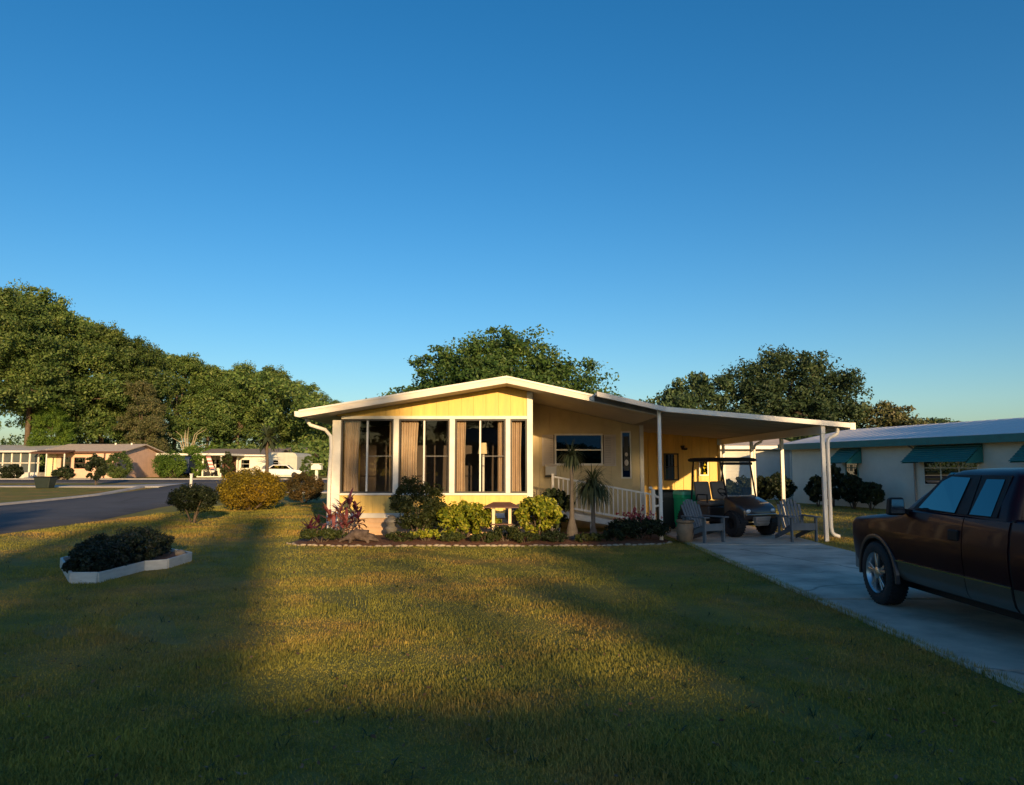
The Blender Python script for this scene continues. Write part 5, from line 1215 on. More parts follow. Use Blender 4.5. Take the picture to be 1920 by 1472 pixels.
# ================================================================== TREES
def wobble(r, rg, n): return 1 + rg.uniform(-r, r, n)
def make_crown(seed, lobes, nclump, per, size, cr=(0.9, 1.5), flat=0.7, aspect=0.5, spread=0.9, shell=0.5, fill=0.22):
    """lobes: (x,y,z,rx,ry,rz); clumps of leaves sit over the lobes' surfaces"""
    rg = np.random.default_rng(seed); L = np.array(lobes, float)
    area = (L[:, 3] * L[:, 4] + L[:, 3] * L[:, 5] + L[:, 4] * L[:, 5]); idx = rg.choice(len(L), nclump, p=area / area.sum())
    d = unit(rg.normal(size=(nclump, 3))); d[:, 2] = np.where(d[:, 2] < -0.5, -d[:, 2], d[:, 2])
    r = np.where(rg.random(nclump) < fill, rg.uniform(0.3, 0.8, nclump), rg.uniform(0.68, 1.24, nclump))
    C = L[idx, :3] + d * L[idx, 3:] * r[:, None]
    s = rg.uniform(cr[0], cr[1], nclump)
    cl = np.column_stack([C, s * wobble(.45, rg, nclump), s * wobble(.45, rg, nclump), s * flat * wobble(.45, rg, nclump)])
    return clump_leaves(cl, per, size, aspect, rg, spread, shell), cl
def trunk_mesh(seed, h, r0, lobes, mb=None, nb=7, split=0.35):
    rg = np.random.default_rng(seed); m = mb or MB()
    pts = [(0, 0, -0.15), (0.0, 0, 0.3)]; rs = [r0 * 1.5, r0 * 1.1]
    for k in range(1, 6):
        t = k / 5; pts.append((rg.uniform(-.12, .12) * h * .12, rg.uniform(-.12, .12) * h * .12, 0.3 + h * 0.72 * t)); rs.append(r0 * (1 - 0.72 * t))
    m.tube(pts, rs, 10)
    for i in range(nb):
        l = lobes[i % len(lobes)]; z0 = h * rg.uniform(split, 0.6)
        a = Vector((float(np.interp(z0, [p[2] for p in pts], [p[0] for p in pts])), float(np.interp(z0, [p[2] for p in pts], [p[1] for p in pts])), z0))
        b = Vector((l[0] + rg.uniform(-.5, .5) * l[3], l[1] + rg.uniform(-.5, .5) * l[4], l[2] + rg.uniform(-.1, .5) * l[5]))
        mid = (a + b) / 2 + Vector((rg.uniform(-.4, .4), rg.uniform(-.4, .4), rg.uniform(-.8, .1)))
        m.tube([a, a * .4 + mid * .6 + Vector((0, 0, .2)), mid * .35 + b * .65, b], [r0 * .5, r0 * .36, r0 * .24, r0 * .08], 7)
    return m
def tree_proto(name, seed, h, r0, lobes, nclump, per, size, leafmat, bark='bark', **kw):
    (V, F), cl = make_crown(seed, lobes, nclump, per, size, **kw)
    t = trunk_mesh(seed + 1, h, r0, lobes)
    root = bpy.data.objects.new(name, None); COL.objects.link(root)
    t.build('trunk', bark, root, 60, 0, False)
    put('crown', np_mesh('crown', V, F), leafmat, root, world=False)
    return root
def place(root, label, loc, rot=0, scale=(1, 1, 1), cat='tree', group=None, first=False, leafmat=None):
    o = root if first else copy_tree(root)
    o.location = loc; o.rotation_euler = (0, 0, rot); o.scale = scale
    tag(o, label, cat, group); return o

# broad live oak directly behind the home
ob = tree_proto('oak_tree', 101, 12, 0.42, [(-4.4, 0, 6.2, 3.0, 3.2, 1.9), (-2.4, .5, 8.2, 3.2, 3.2, 2.4), (0.6, 0, 9.4, 3.2, 3.4, 2.4), (3.2, .5, 7.8, 3.0, 3.2, 2.1), (5.4, 0, 6.2, 2.0, 2.4, 1.4), (0, -1.5, 7, 4.5, 3, 2.6), (-5.9, 0, 5.4, 1.6, 2, 1.0), (6.8, .3, 5.4, 1.2, 1.6, 0.8)], 440, 100, 0.14, 'leaf_oak', cr=(0.55, 1.1))
place(ob, 'broad dark green oak rising behind the gable of the yellow home', (-0.9, 55, 0), 0, (1.14, 1, 0.98), first=True)
# oak behind the carport with drooping outer boughs
oc_ = tree_proto('oak_tree', 131, 12, 0.45, [(-2.6, 0, 7.4, 3.1, 3.2, 2.6), (0.8, 0, 8.7, 3.3, 3.4, 2.6), (3.4, 0, 7.2, 2.7, 3, 2.6), (4.6, 0, 4.6, 2.8, 2.6, 2.4), (-4.6, 0, 4.2, 2.4, 2.6, 2.2), (0, -1.5, 5.2, 4.6, 3, 2.8), (1.2, 0, 10.4, 1.6, 1.8, 1.0)], 460, 100, 0.14, 'leaf_oak_blue', cr=(0.5, 1.0), flat=0.9)
place(oc_, 'large bluish green oak rising behind the carport roof', (21.4, 60, 0), 0, (1.08, 1, 0.96), first=True)
sm = tree_proto('small_oak_tree', 151, 7, 0.22, [(-1.3, 0, 4.8, 1.6, 1.6, 1.1), (1.0, 0, 5.4, 1.6, 1.6, 1.2), (0, 0, 3.8, 2.2, 2, 1.3)], 110, 90, 0.13, 'leaf_oak_blue', cr=(0.4, 0.8))
place(sm, 'small tree at the left foot of the oak behind the carport', (14.0, 58, 0), 0.3, (1.15, 1.15, 1.35), group='small trees behind the carport', first=True)
st2 = place(sm, 'sparse grey-brown tree right of the oak behind the carport', (29.3, 58, 0), 1.9, (1.0, 1.0, 1.02), group='small trees behind the carport')
for ch in st2.children:
    if ch.name.startswith('crown'): ch.data = ch.data.copy(); ch.data.materials[0] = MATS['leaf_brownish']
place(sm, 'low tree top showing above the neighbouring metal roof', (43, 76, 0), 0.9, (1.7, 1.5, 1.0), group='small trees behind the carport')
place(sm, 'low tree behind the lap-sided home', (17.5, 54, 0), 2.2, (1.2, 1.2, 0.85), group='small trees behind the carport')

# woodland on the left: kinds of tree, then individuals along its edge
W1 = tree_proto('woodland_tree', 201, 18, 0.30, [(-2.6, 0, 10, 3, 3, 2.6), (2.4, 0, 11.5, 3, 3, 2.6), (0, 0, 15, 2.9, 2.9, 2.8), (0, -1.5, 7, 4.2, 3.2, 2.4), (-2, 0, 13.2, 2, 2, 1.7), (2.6, -1, 5.2, 2.4, 2.2, 1.6)], 540, 75, 0.15, 'leaf_wood', cr=(0.5, 1.05), flat=0.85)
W2 = tree_proto('woodland_tree', 221, 18, 0.32, [(-3.2, 0, 8.5, 2.6, 3, 2.0), (3, 0, 9.2, 2.8, 3, 2.0), (-1.5, 0, 12.2, 2.8, 2.8, 1.8), (1.4, 0, 15.2, 2.5, 2.5, 1.9), (0.5, -1, 6, 4, 3, 2.2), (-2.8, -1, 4.5, 2.2, 2, 1.5)], 520, 75, 0.15, 'leaf_wood', cr=(0.5, 1.0), flat=0.8)
W3 = tree_proto('woodland_tree', 241, 18, 0.34, [(0, 0, 12.5, 4.4, 4.2, 3.6), (-2.4, -1, 8, 3.2, 3, 2.4), (2.8, -1, 8.4, 3, 3, 2.4), (0, 0, 16.2, 2.2, 2.2, 1.6)], 560, 75, 0.15, 'leaf_wood', cr=(0.5, 1.1), flat=0.85)
wl = [(-15, 548, 84, W3, 'tall tree at the extreme left edge of the photograph'), (48, 548, 90, W1, 'tall tree forming the high shoulder of the woodland at left'),
      (118, 580, 92, W2, 'tall loose tree above the left end of the pink bungalow'), (185, 612, 96, W3, 'tall round tree directly above the pink bungalow roof'),
      (250, 640, 100, W1, 'tree above the right end of the pink bungalow'), (325, 655, 104, W2, 'tree above the round light green shrub'),
      (385, 688, 108, W3, 'tree in the dip of the woodland outline above the flag'), (445, 686, 114, W1, 'tree on the second hump of the woodland outline'),
      (505, 690, 118, W3, 'woodland tree directly above the dark palm'), (552, 710, 128, W2, 'woodland tree above the white trailer home'),
      (592, 738, 138, W1, 'woodland tree just left of the home eave'), (622, 752, 150, W3, 'woodland tree partly hidden by the left eave of the home')]
used = set()
for i, (px, top, Y, pr, lab) in enumerate(wl):
    x = PX(px, Y); zb = 0.6; h = PZ(top, Y) - zb
    f = pr.name not in used; used.add(pr.name)
    place(pr, lab, (x, Y, zb), 1.3 * i + 0.4, (h / 18.0 * 1.04, h / 18.0 * 1.04, h / 18.1), group='trees along the woodland edge', first=f)
dead = place(W2, 'grey-brown thin tree in front of the woodland right of the pink bungalow', (PX(262, 92), 92, 0.6), 2.6, (0.62, 0.62, 0.68), group='trees along the woodland edge')
for ch in dead.children:
    if ch.name.startswith('crown'): ch.data = ch.data.copy(); ch.data.materials[0] = MATS['leaf_brownish']
br = place(W3, 'bright green small tree in front of the woodland above the screened porch', (PX(88, 86), 86.5, 0.6), 0.6, (0.42, 0.42, 0.46), group='trees along the woodland edge')
for ch in br.children:
    if ch.name.startswith('crown'): ch.data = ch.data.copy(); ch.data.materials[0] = MATS['leaf_bright']
# the rest of the wood behind and below reads as one mass
rg = np.random.default_rng(77); cl = []
for k in range(1500):
    px = rg.uniform(-330, 700); Y = rg.uniform(104, 180)
    top = np.interp(px, [-330, 0, 60, 140, 200, 260, 330, 380, 440, 500, 540, 570, 600, 640, 700], [545, 548, 556, 590, 622, 652, 664, 690, 692, 694, 712, 734, 750, 758, 765])
    zt = PZ(top, Y) * 0.985; z = 0.6 + (zt - 0.6) * (1 - rg.random() ** 1.9)
    s = rg.uniform(1.1, 2.3); cl.append((PX(px, Y), Y, min(z, zt - s * .7), s, s, s * 0.75))
for k in range(700):      # the wood goes on beyond the left edge
    a_ = rg.uniform(0.80, 1.35); D_ = rg.uniform(112, 170); s = rg.uniform(1.6, 3.2)
    cl.append((-D_ * math.sin(a_), D_ * math.cos(a_), 0.4 + 19 * (1 - rg.random() ** 1.6), s, s, s * .8))
for k in range(420):      # undergrowth along the edge
    px = rg.uniform(-200, 640); Y = rg.uniform(97, 112); s = rg.uniform(1.0, 2.2)
    cl.append((PX(px, Y), Y, 0.6 + rg.uniform(0.3, 3.5), s, s, s * 0.8))
V, F = clump_leaves(np.array(cl), 80, 0.30, 0.5, rg)
o = put('woodland', np_mesh('woodland', V, F), 'leaf_wood'); o['kind'] = 'stuff'; o['label'] = 'dense green woodland behind the far homes'
# tree line far behind the home and to the right: closes the horizon
cl = []
for k in range(420):
    X = rg.uniform(-20, 140); Y = rg.uniform(120, 170); s = rg.uniform(1.5, 3.0)
    cl.append((X, Y, rg.uniform(0.5, 6.0), s, s, s * .7))
V, F = clump_leaves(np.array(cl), 50, 0.42, 0.5, rg)
o = put('far_tree_line', np_mesh('far_tree_line', V, F), 'leaf_oak'); o['kind'] = 'stuff'; o['label'] = 'far dark tree line behind the homes'

# trees behind the viewpoint, across the street; their shade falls over lawn, truck and carport
bt = [((23.3, -45, 0), 0.4, (0.50, 0.50, 1.45), 'tall oak across the street whose shade covers the truck'),
      ((24.0, -25, 0), 2.2, (0.62, 0.62, 0.80), 'oak across the street right of the tall one'),
      ((34.5, -24, 0), 3.0, (1.0, 1.0, 1.16), 'very broad oak across the street shading the neighbouring home'),
      ((48.0, -24, 0), 4.0, (1.0, 1.0, 1.2), 'broad oak at the far right across the street'),
      ((15.9, -57, 0), 5.0, (0.26, 0.26, 1.35), 'slender oak across the street left of the sunlit gap'),
      ((12.9, -57, 0), 0.9, (0.40, 0.40, 1.34), 'oak across the street shading the white planter'),
      ((-2.6, -25, 0), 2.9, (0.48, 0.48, 0.84), 'oak across the street shading the left lawn'),
      ((-10, -26, 0), 4.4, (0.62, 0.62, 0.86), 'oak beside the road at the left behind the viewpoint')]
sp_ = tree_proto('loose_oak_tree', 171, 12, 0.42, [(-4.4, 0, 6.2, 3.0, 3.2, 1.9), (-2.4, .5, 8.2, 3.2, 3.2, 2.4), (0.6, 0, 9.4, 3.2, 3.4, 2.4), (3.2, .5, 7.8, 3.0, 3.2, 2.1), (5.4, 0, 6.2, 2.0, 2.4, 1.4), (0, -1.5, 7, 4.5, 3, 2.6), (0, 0, 4, 4, 4, 2)], 150, 60, 0.26, 'leaf_oak', cr=(0.6, 1.2))
fs_ = True
for i, (loc, rot, scl, lab) in enumerate(bt):
    loose = i in (4, 5)
    place(sp_ if loose else ob, lab, loc, rot, scl, group='trees across the street behind the viewpoint', first=loose and fs_)
    if loose: fs_ = False
place(sm, 'lower oak across the street left of the tall one', (18.95, -45, 0), 0.0, (1.05, 1.05, 1.70), group='trees across the street behind the viewpoint')
tp_ = tree_proto('added_dapple_pine', 181, 12.4, 0.13, [(0, 0, 11.4, 1.0, 1.0, 0.9), (-0.7, 0, 10.6, 0.7, 0.8, 0.4), (0.9, 0, 10.4, 0.8, 0.8, 0.4)], 26, 50, 0.14, 'leaf_oak', cr=(0.25, 0.5))  # unseen pine added far back to dapple the left of the gable
place(tp_, 'unseen tall thin pine added across the street to dapple the gable', (20.1, -60, 0), 0.0, (0.85, 0.85, 1.50), group='trees across the street behind the viewpoint', first=True)
hb = ['first', 'second', 'third', 'fourth', 'fifth', 'sixth', 'seventh', 'eighth', 'ninth', 'tenth', 'eleventh']
for i in range(11):  # unseen row added to give the foreground shadow an uneven edge
    place(sm, 'unseen low rounded tree added to shade the foreground, %s from the road' % hb[i], (-5.5 + i * 1.85, -14.9 - 0.4 * (i % 3), 0), i * 1.7, (0.80, 0.80, 0.49 + 0.02 * ((i * 3) % 4)), group='low trees added behind the viewpoint for shade')
cl = []  # unseen tree line added so the window glass reflects dark foliage
rg = np.random.default_rng(78)
for k in range(700):
    a = rg.uniform(-1.5, 1.5); D = rg.uniform(62, 80); s = rg.uniform(1.5, 2.8)
    cl.append((D * math.sin(a) * 1.3, -D * math.cos(a) * 0.9 - 8, rg.uniform(0.5, 5.5), s, s, s * .7))
V, F = clump_leaves(np.array(cl), 50, 0.40, 0.5, rg)
o = put('added_tree_line_behind', np_mesh('added_tree_line_behind', V, F), 'leaf_oak'); o['kind'] = 'stuff'; o['label'] = 'unseen tree line added behind the viewpoint to darken reflections'

# ================================================================== SHRUBS
def shrub(name, label, loc, rx, ry, h, leafmat, size, nclump=60, per=60, seed=0, cat='shrub', group=None, stems=6, base=0.08, cr=(0.18, 0.32), flat=0.85, aspect=0.5, ball=False, low=0.25):
    t = thing(name, label, cat, loc, 0, group); rg = np.random.default_rng(seed + 500)
    zc = base + (h - base) * (0.5 if ball else low + 0.2); rz_ = h - zc
    k = min(rx, h)
    d = unit(rg.normal(size=(nclump, 3)))
    if not ball: d[:, 2] = np.abs(d[:, 2]) * np.where(rg.random(nclump) < 0.25, -0.7, 1)
    r = rg.uniform(0.55, 0.92, nclump) ** (0.6 if not ball else 0.25)
    s = rg.uniform(cr[0], cr[1], nclump) * k
    C = np.column_stack([d[:, 0] * rx * r, d[:, 1] * ry * r, zc + d[:, 2] * np.where(d[:, 2] > 0, rz_, zc - base) * r])
    C[:, 2] = np.maximum(C[:, 2], base + s * 0.5)
    wild = rg.random(nclump) < 0.16; C[wild, :2] *= rg.uniform(1.05, 1.22, (wild.sum(), 1)); C[wild, 2] = base + (C[wild, 2] - base) * rg.uniform(1.0, 1.13, wild.sum()); s[wild] *= 0.55
    V, F = clump_leaves(np.column_stack([C, s, s, s * flat]), per, size, aspect, rg)
    put('foliage', np_mesh('foliage', V, F), leafmat, t, world=False)
    m = MB()
    for i in range(stems):
        c = C[rg.integers(len(C))]
        m.tube([(c[0] * .08, c[1] * .08, -0.03), (c[0] * .45, c[1] * .45, c[2] * .5), tuple(c)], [0.03 * k + .006, 0.02 * k + .004, 0.004], 6)
    m.build('stem', 'bark', t, 60, 0, False)
    return t
def gp(px, py): g = G(px, py); return (g.x, g.y, tzf(g.x, g.y))
shrub('round_shrub', 'round dark green shrub in front of the second sunroom window', (-2.25, 18.05, 0.04), 0.58, 0.5, 1.42, 'leaf_shrub', 0.035, 90, 90, 1, base=0.25, ball=True, cr=(0.22, 0.36))
shrub('variegated_shrub', 'yellow-green leafy shrub left of the bird feeder', (-1.08, 17.75, 0.04), 0.68, 0.5, 0.84, 'leaf_lime', 0.05, 80, 60, 2, group='yellow-green shrubs in the bed')
shrub('variegated_shrub', 'taller yellow-green shrub right of the bird feeder', (0.62, 17.65, 0.04), 0.50, 0.45, 1.0, 'leaf_lime', 0.05, 80, 60, 3, group='yellow-green shrubs in the bed', low=0.35)
shrub('dark_leaf_shrub', 'small dark reddish shrub left of the yellow-green shrub', (-1.62, 17.9, 0.04), 0.28, 0.3, 0.62, 'leaf_dark', 0.035, 30, 50, 4, group='small dark plants in the bed')
shrub('dark_leaf_shrub', 'small dark shrub under the bird feeder', (-0.15, 17.25, 0.04), 0.36, 0.25, 0.36, 'leaf_shrub', 0.03, 30, 50, 5, group='small dark plants in the bed')
shrub('dark_leaf_shrub', 'dark large-leaved plant between the yellow-green shrub and the pony-tail palm', (1.05, 18.6, 0.04), 0.42, 0.4, 1.15, 'leaf_dark', 0.06, 45, 40, 6, group='small dark plants in the bed', low=0.4)
shrub('flowering_shrub', 'low dark green border plants beside the ramp post', (2.95, 17.75, 0.03), 0.75, 0.5, 0.50, 'leaf_dark', 0.03, 90, 70, 7, cr=(0.2, 0.3))
fl_ = thing('pink_flowers', 'cluster of pink blossoms in front of the ramp railing', 'flowers', (2.95, 17.95, 0.4))
rg = np.random.default_rng(3); C = rg.normal(size=(60, 3)) * [0.18, 0.1, 0.09] + [0, 0, 0.2]
V, F = leaves(np.repeat(C, 6, axis=0) + rg.normal(size=(360, 3)) * 0.02, rg.normal(size=(360, 3)), 0.03, 0.7, rg)
put('petals', np_mesh('petals', V, F), 'petal_pink', fl_, world=False)['kind'] = 'stuff'
m = MB()
for c in C[:16]: m.tube([(c[0] * .5, c[1], -0.38), tuple(c)], 0.005, 5)
m.build('stem', 'leaf_dark', fl_, False, 0, False)
shrub('border_plant', 'low yellowing border plants at the foot of the sunlit wall', (-1.95, 17.35, 0.04), 0.45, 0.22, 0.28, 'leaf_lime', 0.03, 30, 40, 8)

for i, (x, y, r, h, lm, lab) in enumerate(((-1.35, 17.2, 0.32, 0.24, 'leaf_shrub', 'low green tuft at the bed edge left of the yellow-green shrub'), (-0.62, 17.15, 0.34, 0.22, 'leaf_shrub', 'low green tuft at the bed edge below the yellow-green shrub'), (0.3, 17.12, 0.34, 0.24, 'leaf_shrub', 'low green tuft at the bed edge right of the bird feeder'), (0.95, 17.2, 0.3, 0.26, 'leaf_dark', 'low dark tuft at the bed edge before the tall palm'), (1.75, 17.25, 0.4, 0.22, 'leaf_shrub', 'low green tuft at the bed edge before the short palm'), (-2.5, 17.25, 0.42, 0.24, 'leaf_shrub', 'low green tuft at the bed edge before the round shrub'), (2.35, 17.3, 0.3, 0.3, 'leaf_dark', 'low dark tuft at the bed edge left of the pink blossoms'))):
    shrub('border_tuft', lab, (x, y, 0.03), r, 0.2, h, lm, 0.028, 36, 50, 90 + i, cat='plant', group='low tufts along the bed edge', base=0.02)
# strap-leaved plants
def straps(items, rg, seg=5):
    V, F = [], []
    for (b, az, el, ln, w, droop) in items:
        d = np.array([math.cos(az) * math.cos(el), math.sin(az) * math.cos(el), math.sin(el)]); p = np.array(b, float)
        sd = np.array([-math.sin(az), math.cos(az), 0]); k = len(V)
        for i in range(seg + 1):
            t = i / seg; ww = w * (math.sin(math.pi * min(1, 0.12 + 0.88 * t)) ** 0.7 if t < 1 else 0.05) * 0.5
            V.append(p - sd * ww); V.append(p + sd * ww)
            d = d + np.array([0, 0, -droop / seg]); d = d / np.linalg.norm(d); p = p + d * ln / seg
        for i in range(seg): F.append((k + 2*i, k + 2*i+1, k + 2*i+3, k + 2*i+2))
    return np.array(V), np.array(F)
def ti_plant(label, loc, canes, leafmat, seed, scale=1.0):
    t = thing('ti_plant', label, 'plant', loc, 0, 'pink and purple strap-leaved plants at the sunroom corner'); rg = np.random.default_rng(seed); it = []; m = MB()
    for (x, y, h) in canes:
        m.tube([(x * .6, y * .6, -0.03), (x, y, h)], [0.014, 0.01], 6)
        for k in range(20):
            f = rg.random(); it.append(((x, y, h * (0.55 + 0.45 * f)), rg.uniform(0, 6.28), 0.35 + 0.9 * f, rg.uniform(0.25, 0.42) * scale, rg.uniform(0.05, 0.08), rg.uniform(0.5, 1.6)))
    V, F = straps(it, rg); put('leaves', np_mesh('leaves', V, F), leafmat, t, world=False); m.build('cane', 'bark_grey', t, 60, 0, False)
ti_plant('tall dark purple strap-leaved plant in front of the leftmost window', (-4.0, 17.95, 0.04), [(0.1, 0.1, 0.95), (0.28, 0, 0.8), (-0.05, .1, 0.85), (0.34, .1, 0.55)], 'leaf_purple', 11)
ti_plant('sunlit pink strap-leaved plant at the sunroom corner', (-4.15, 17.6, 0.04), [(-0.1, 0, 0.62), (0.12, 0, 0.72), (0.3, -.05, 0.45), (0.02, -.1, 0.4), (0.2, .1, 0.3)], 'leaf_pink', 12)
ti_plant('small pink strap-leaved plant left of the sunlit pink one', (-4.62, 17.6, 0.04), [(-0.1, 0, 0.32), (0.1, 0, 0.45), (0.0, -.1, 0.25)], 'leaf_purple', 13, 0.85)
shrub('ground_cover', 'low green ground cover at the corner of the bed', (-4.35, 17.25, 0.03), 0.62, 0.25, 0.30, 'leaf_shrub', 0.03, 50, 60, 14, cat='plant')
def ponytail(label, loc, h, bulb, nl, ln, seed, bulge=0.45):
    t = thing('ponytail_palm', label, 'palm', loc, 0, 'pony-tail palms in the bed'); rg = np.random.default_rng(seed)
    MB().lathe([(bulb * .9, -0.05), (bulb, 0.05), (bulb * .8, bulge * .5), (bulb * .4, bulge), (0.05, bulge * 1.5), (0.042, h * .8), (0.05, h)], 16).build('trunk', 'bark_grey', t, 60, 0, False)
    it = [((rg.normal() * .02, rg.normal() * .02, h - rg.uniform(0, .08)), rg.uniform(0, 6.28), rg.uniform(0.2, 1.5), ln * rg.uniform(.6, 1.1), 0.022, rg.uniform(1.6, 4.2)) for _ in range(nl)]
    V, F = straps(it, rg, 8); put('fronds', np_mesh('fronds', V, F), 'leaf_palm', t, world=False)
ponytail('tall pony-tail palm with swollen grey foot in front of the porch window', (1.42, 17.9, 0.04), 1.98, 0.16, 220, 0.48, 21, 0.5)
ponytail('short drooping pony-tail palm in front of the white railing', (1.93, 17.95, 0.04), 1.28, 0.12, 440, 0.76, 22, 0.32)
# plants in the raised planter
k = 0
for (x, y, r, h, lab) in ((-6.62, 11.9, 0.34, 0.34, 'nearest clump of dark lavender-like plants in the planter'), (-6.72, 12.45, 0.46, 0.42, 'second clump of dark plants in the planter'), (-6.72, 13.2, 0.54, 0.48, 'tallest middle clump of dark plants in the planter'), (-7.2, 13.4, 0.48, 0.44, 'clump of dark plants at the left side of the planter'), (-7.0, 14.2, 0.6, 0.50, 'rear clump of dark plants in the planter')):
    shrub('planter_shrub', lab, (x, y, 0.10), r, r * .9, h, 'leaf_lavender', 0.028, 70, 90, 30 + k, group='dark plants in the white planter', cr=(0.16, 0.28), base=0.0, low=0.08); k += 1
# bushes on the left lawn
x, y, z = gp(362, 981); shrub('lawn_bush', 'dense dark green bush on a short stem at the road edge', (x, y, z), 0.70, 0.65, 1.12, 'leaf_dark', 0.035, 110, 110, 41, base=0.22, low=0.38, cr=(0.2, 0.34))
x, y, z = gp(470, 957); shrub('lawn_bush', 'large golden yellow bush left of the home', (x, y, z), 1.22, 1.1, 1.52, 'leaf_gold', 0.04, 190, 140, 42, base=0.1, ball=True, cr=(0.18, 0.3))
x, y, z = gp(553, 946); shrub('lawn_bush', 'darker bronze bush right behind the golden one', (x, y + 1.5, z), 0.85, 0.8, 1.35, 'leaf_goldmix', 0.045, 100, 110, 43, base=0.15, ball=True, cr=(0.2, 0.34))
x, y, z = gp(440, 958); shrub('lawn_bush', 'low reddish brown bush at the left foot of the golden bush', (x, y + .5, z), 0.6, 0.6, 1.05, 'leaf_goldmix', 0.05, 50, 70, 44, base=0.1, cr=(0.2, 0.34))
# far shrubs
def far_shrub(name, label, px, pyb, pyt, halfpx, Y, leafmat, seed, ball=True, n=70, size=0.10, cat='shrub'):
    X = PX(px, Y); zb = tzf(X, Y); h = PZ(pyt, Y) - zb; r = halfpx / FPX * Y
    return shrub(name, label, (X, Y, zb), r, r * .8, h, leafmat, size, n, 60, seed, cat, 'shrubs by the far homes', base=0.05, ball=ball, cr=(0.2, 0.34))
far_shrub('clipped_shrub', 'round clipped pale green shrub in front of the pink bay', 222, 896, 850, 22, 77, 'leaf_wood', 51, True, 120, 0.08)
far_shrub('clipped_shrub', 'round light green shrub right of the pink bungalow', 318, 895, 848, 28, 80, 'leaf_bright', 52, True, 120, 0.08)
far_shrub('clipped_shrub', 'tall yellow-green shrub behind the blue covered trailer', 360, 895, 838, 22, 86, 'leaf_bright', 53, True, 100, 0.10)
far_shrub('dark_column_shrub', 'tall dark upright shrub in front of the bungalow', 180, 915, 850, 18, 58, 'leaf_dark', 54, False, 70, 0.10)
far_shrub('dark_column_shrub', 'low dark shrub left of the tall upright one', 120, 905, 878, 18, 72, 'leaf_dark', 55, True, 60, 0.09)
far_shrub('clipped_shrub', 'rounded green tree top above the open carport roof', 402, 880, 835, 20, 97, 'leaf_bright', 56, True, 90, 0.11)
far_shrub('dark_column_shrub', 'dark shrub right of the flag carport', 425, 890, 850, 12, 84, 'leaf_shrub', 57, True, 60, 0.09)
far_shrub('dark_column_shrub', 'dark low plant at the far left kerb', 22, 900, 872, 18, 73, 'leaf_dark', 58, True, 60, 0.10)
# dark palm and a small round tree far down the street
def palm(label, px, Y, pyt, seed, leafmat='leaf_palm', cr=1.9, n=80):
    X = PX(px, Y); zb = tzf(X, Y); h = PZ(pyt, Y) - zb; t = thing('palm_tree', label, 'palm', (X, Y, zb)); rg = np.random.default_rng(seed)
    MB().tube([(0, 0, -0.1), (0.05, 0, h * .35), (-0.05, 0, h * .75), (0, 0, h)], [0.22, 0.16, 0.15, 0.13], 9).build('trunk', 'bark', t, 60, 0, False)
    V, F = straps([((0, 0, h), rg.uniform(0, 6.28), rg.uniform(-0.5, 1.3), cr * rg.uniform(.7, 1.1), 0.28, rg.uniform(.6, 2)) for _ in range(n)], rg, 6)
    put('fronds', np_mesh('fronds', V, F), leafmat, t, world=False)
palm('dark palm tree in front of the white trailer home', 500, 78, 822, 61)
far_shrub('clipped_shrub', 'small round-headed tree beyond the golden bush', 576, 895, 856, 13, 70, 'leaf_wood', 62, True, 60, 0.09)
ar = thing('arching_shrub', 'bare shrub with pale arching stems behind the yellow-green shrub', 'shrub', (PX(352, 91), 91, 0.6)); rg = np.random.default_rng(9)
for k in range(9):
    a = rg.uniform(-1.0, 1.0); L_ = rg.uniform(4.2, 6.6); sx = math.sin(a) if k else 0.2
    pts = [(0.25 * sx, 0, 0), (0.5 * sx, 0, L_ * .45), (sx * 1.3, rg.uniform(-.4, .4), L_ * .8), (sx * 2.6 + .3, rg.uniform(-.8, .8), L_ * (.98 - .1 * abs(sx)))]
    MB().tube(pts, [0.09, 0.075, 0.055, 0.02], 6).build('stem', 'stem_pale', ar, 60, 0, False)
# hedge at the foot of the neighbouring home
for i, (px, pyt, hp, Y, lab) in enumerate(((1375, 900, 24, 36.5, 'dark hedge plant behind the middle of the golf cart'), (1410, 896, 24, 36.2, 'dark hedge plant behind the right side of the golf cart'), (1440, 893, 24, 36, 'dark hedge plant left of the right carport post'), (1475, 888, 26, 35.4, 'dark rounded hedge plant behind the right garden chair'), (1548, 893, 20, 33.6, 'dark shrub just right of the carport downspout'), (1578, 872, 20, 33, 'tall dark shrub below the small teal awning'), (1615, 890, 24, 31.8, 'dark shrub right of the small teal awning'), (1648, 905, 20, 30.6, 'low dark shrub nearest the truck mirror'))):
    shrub('hedge_shrub', lab, (PX(px, Y) - 0.4, Y, 0), hp / FPX * Y, 0.6, PZ(pyt, Y), 'leaf_dark', 0.07, 80, 70, 70 + i, group='dark shrubs by the neighbouring home')

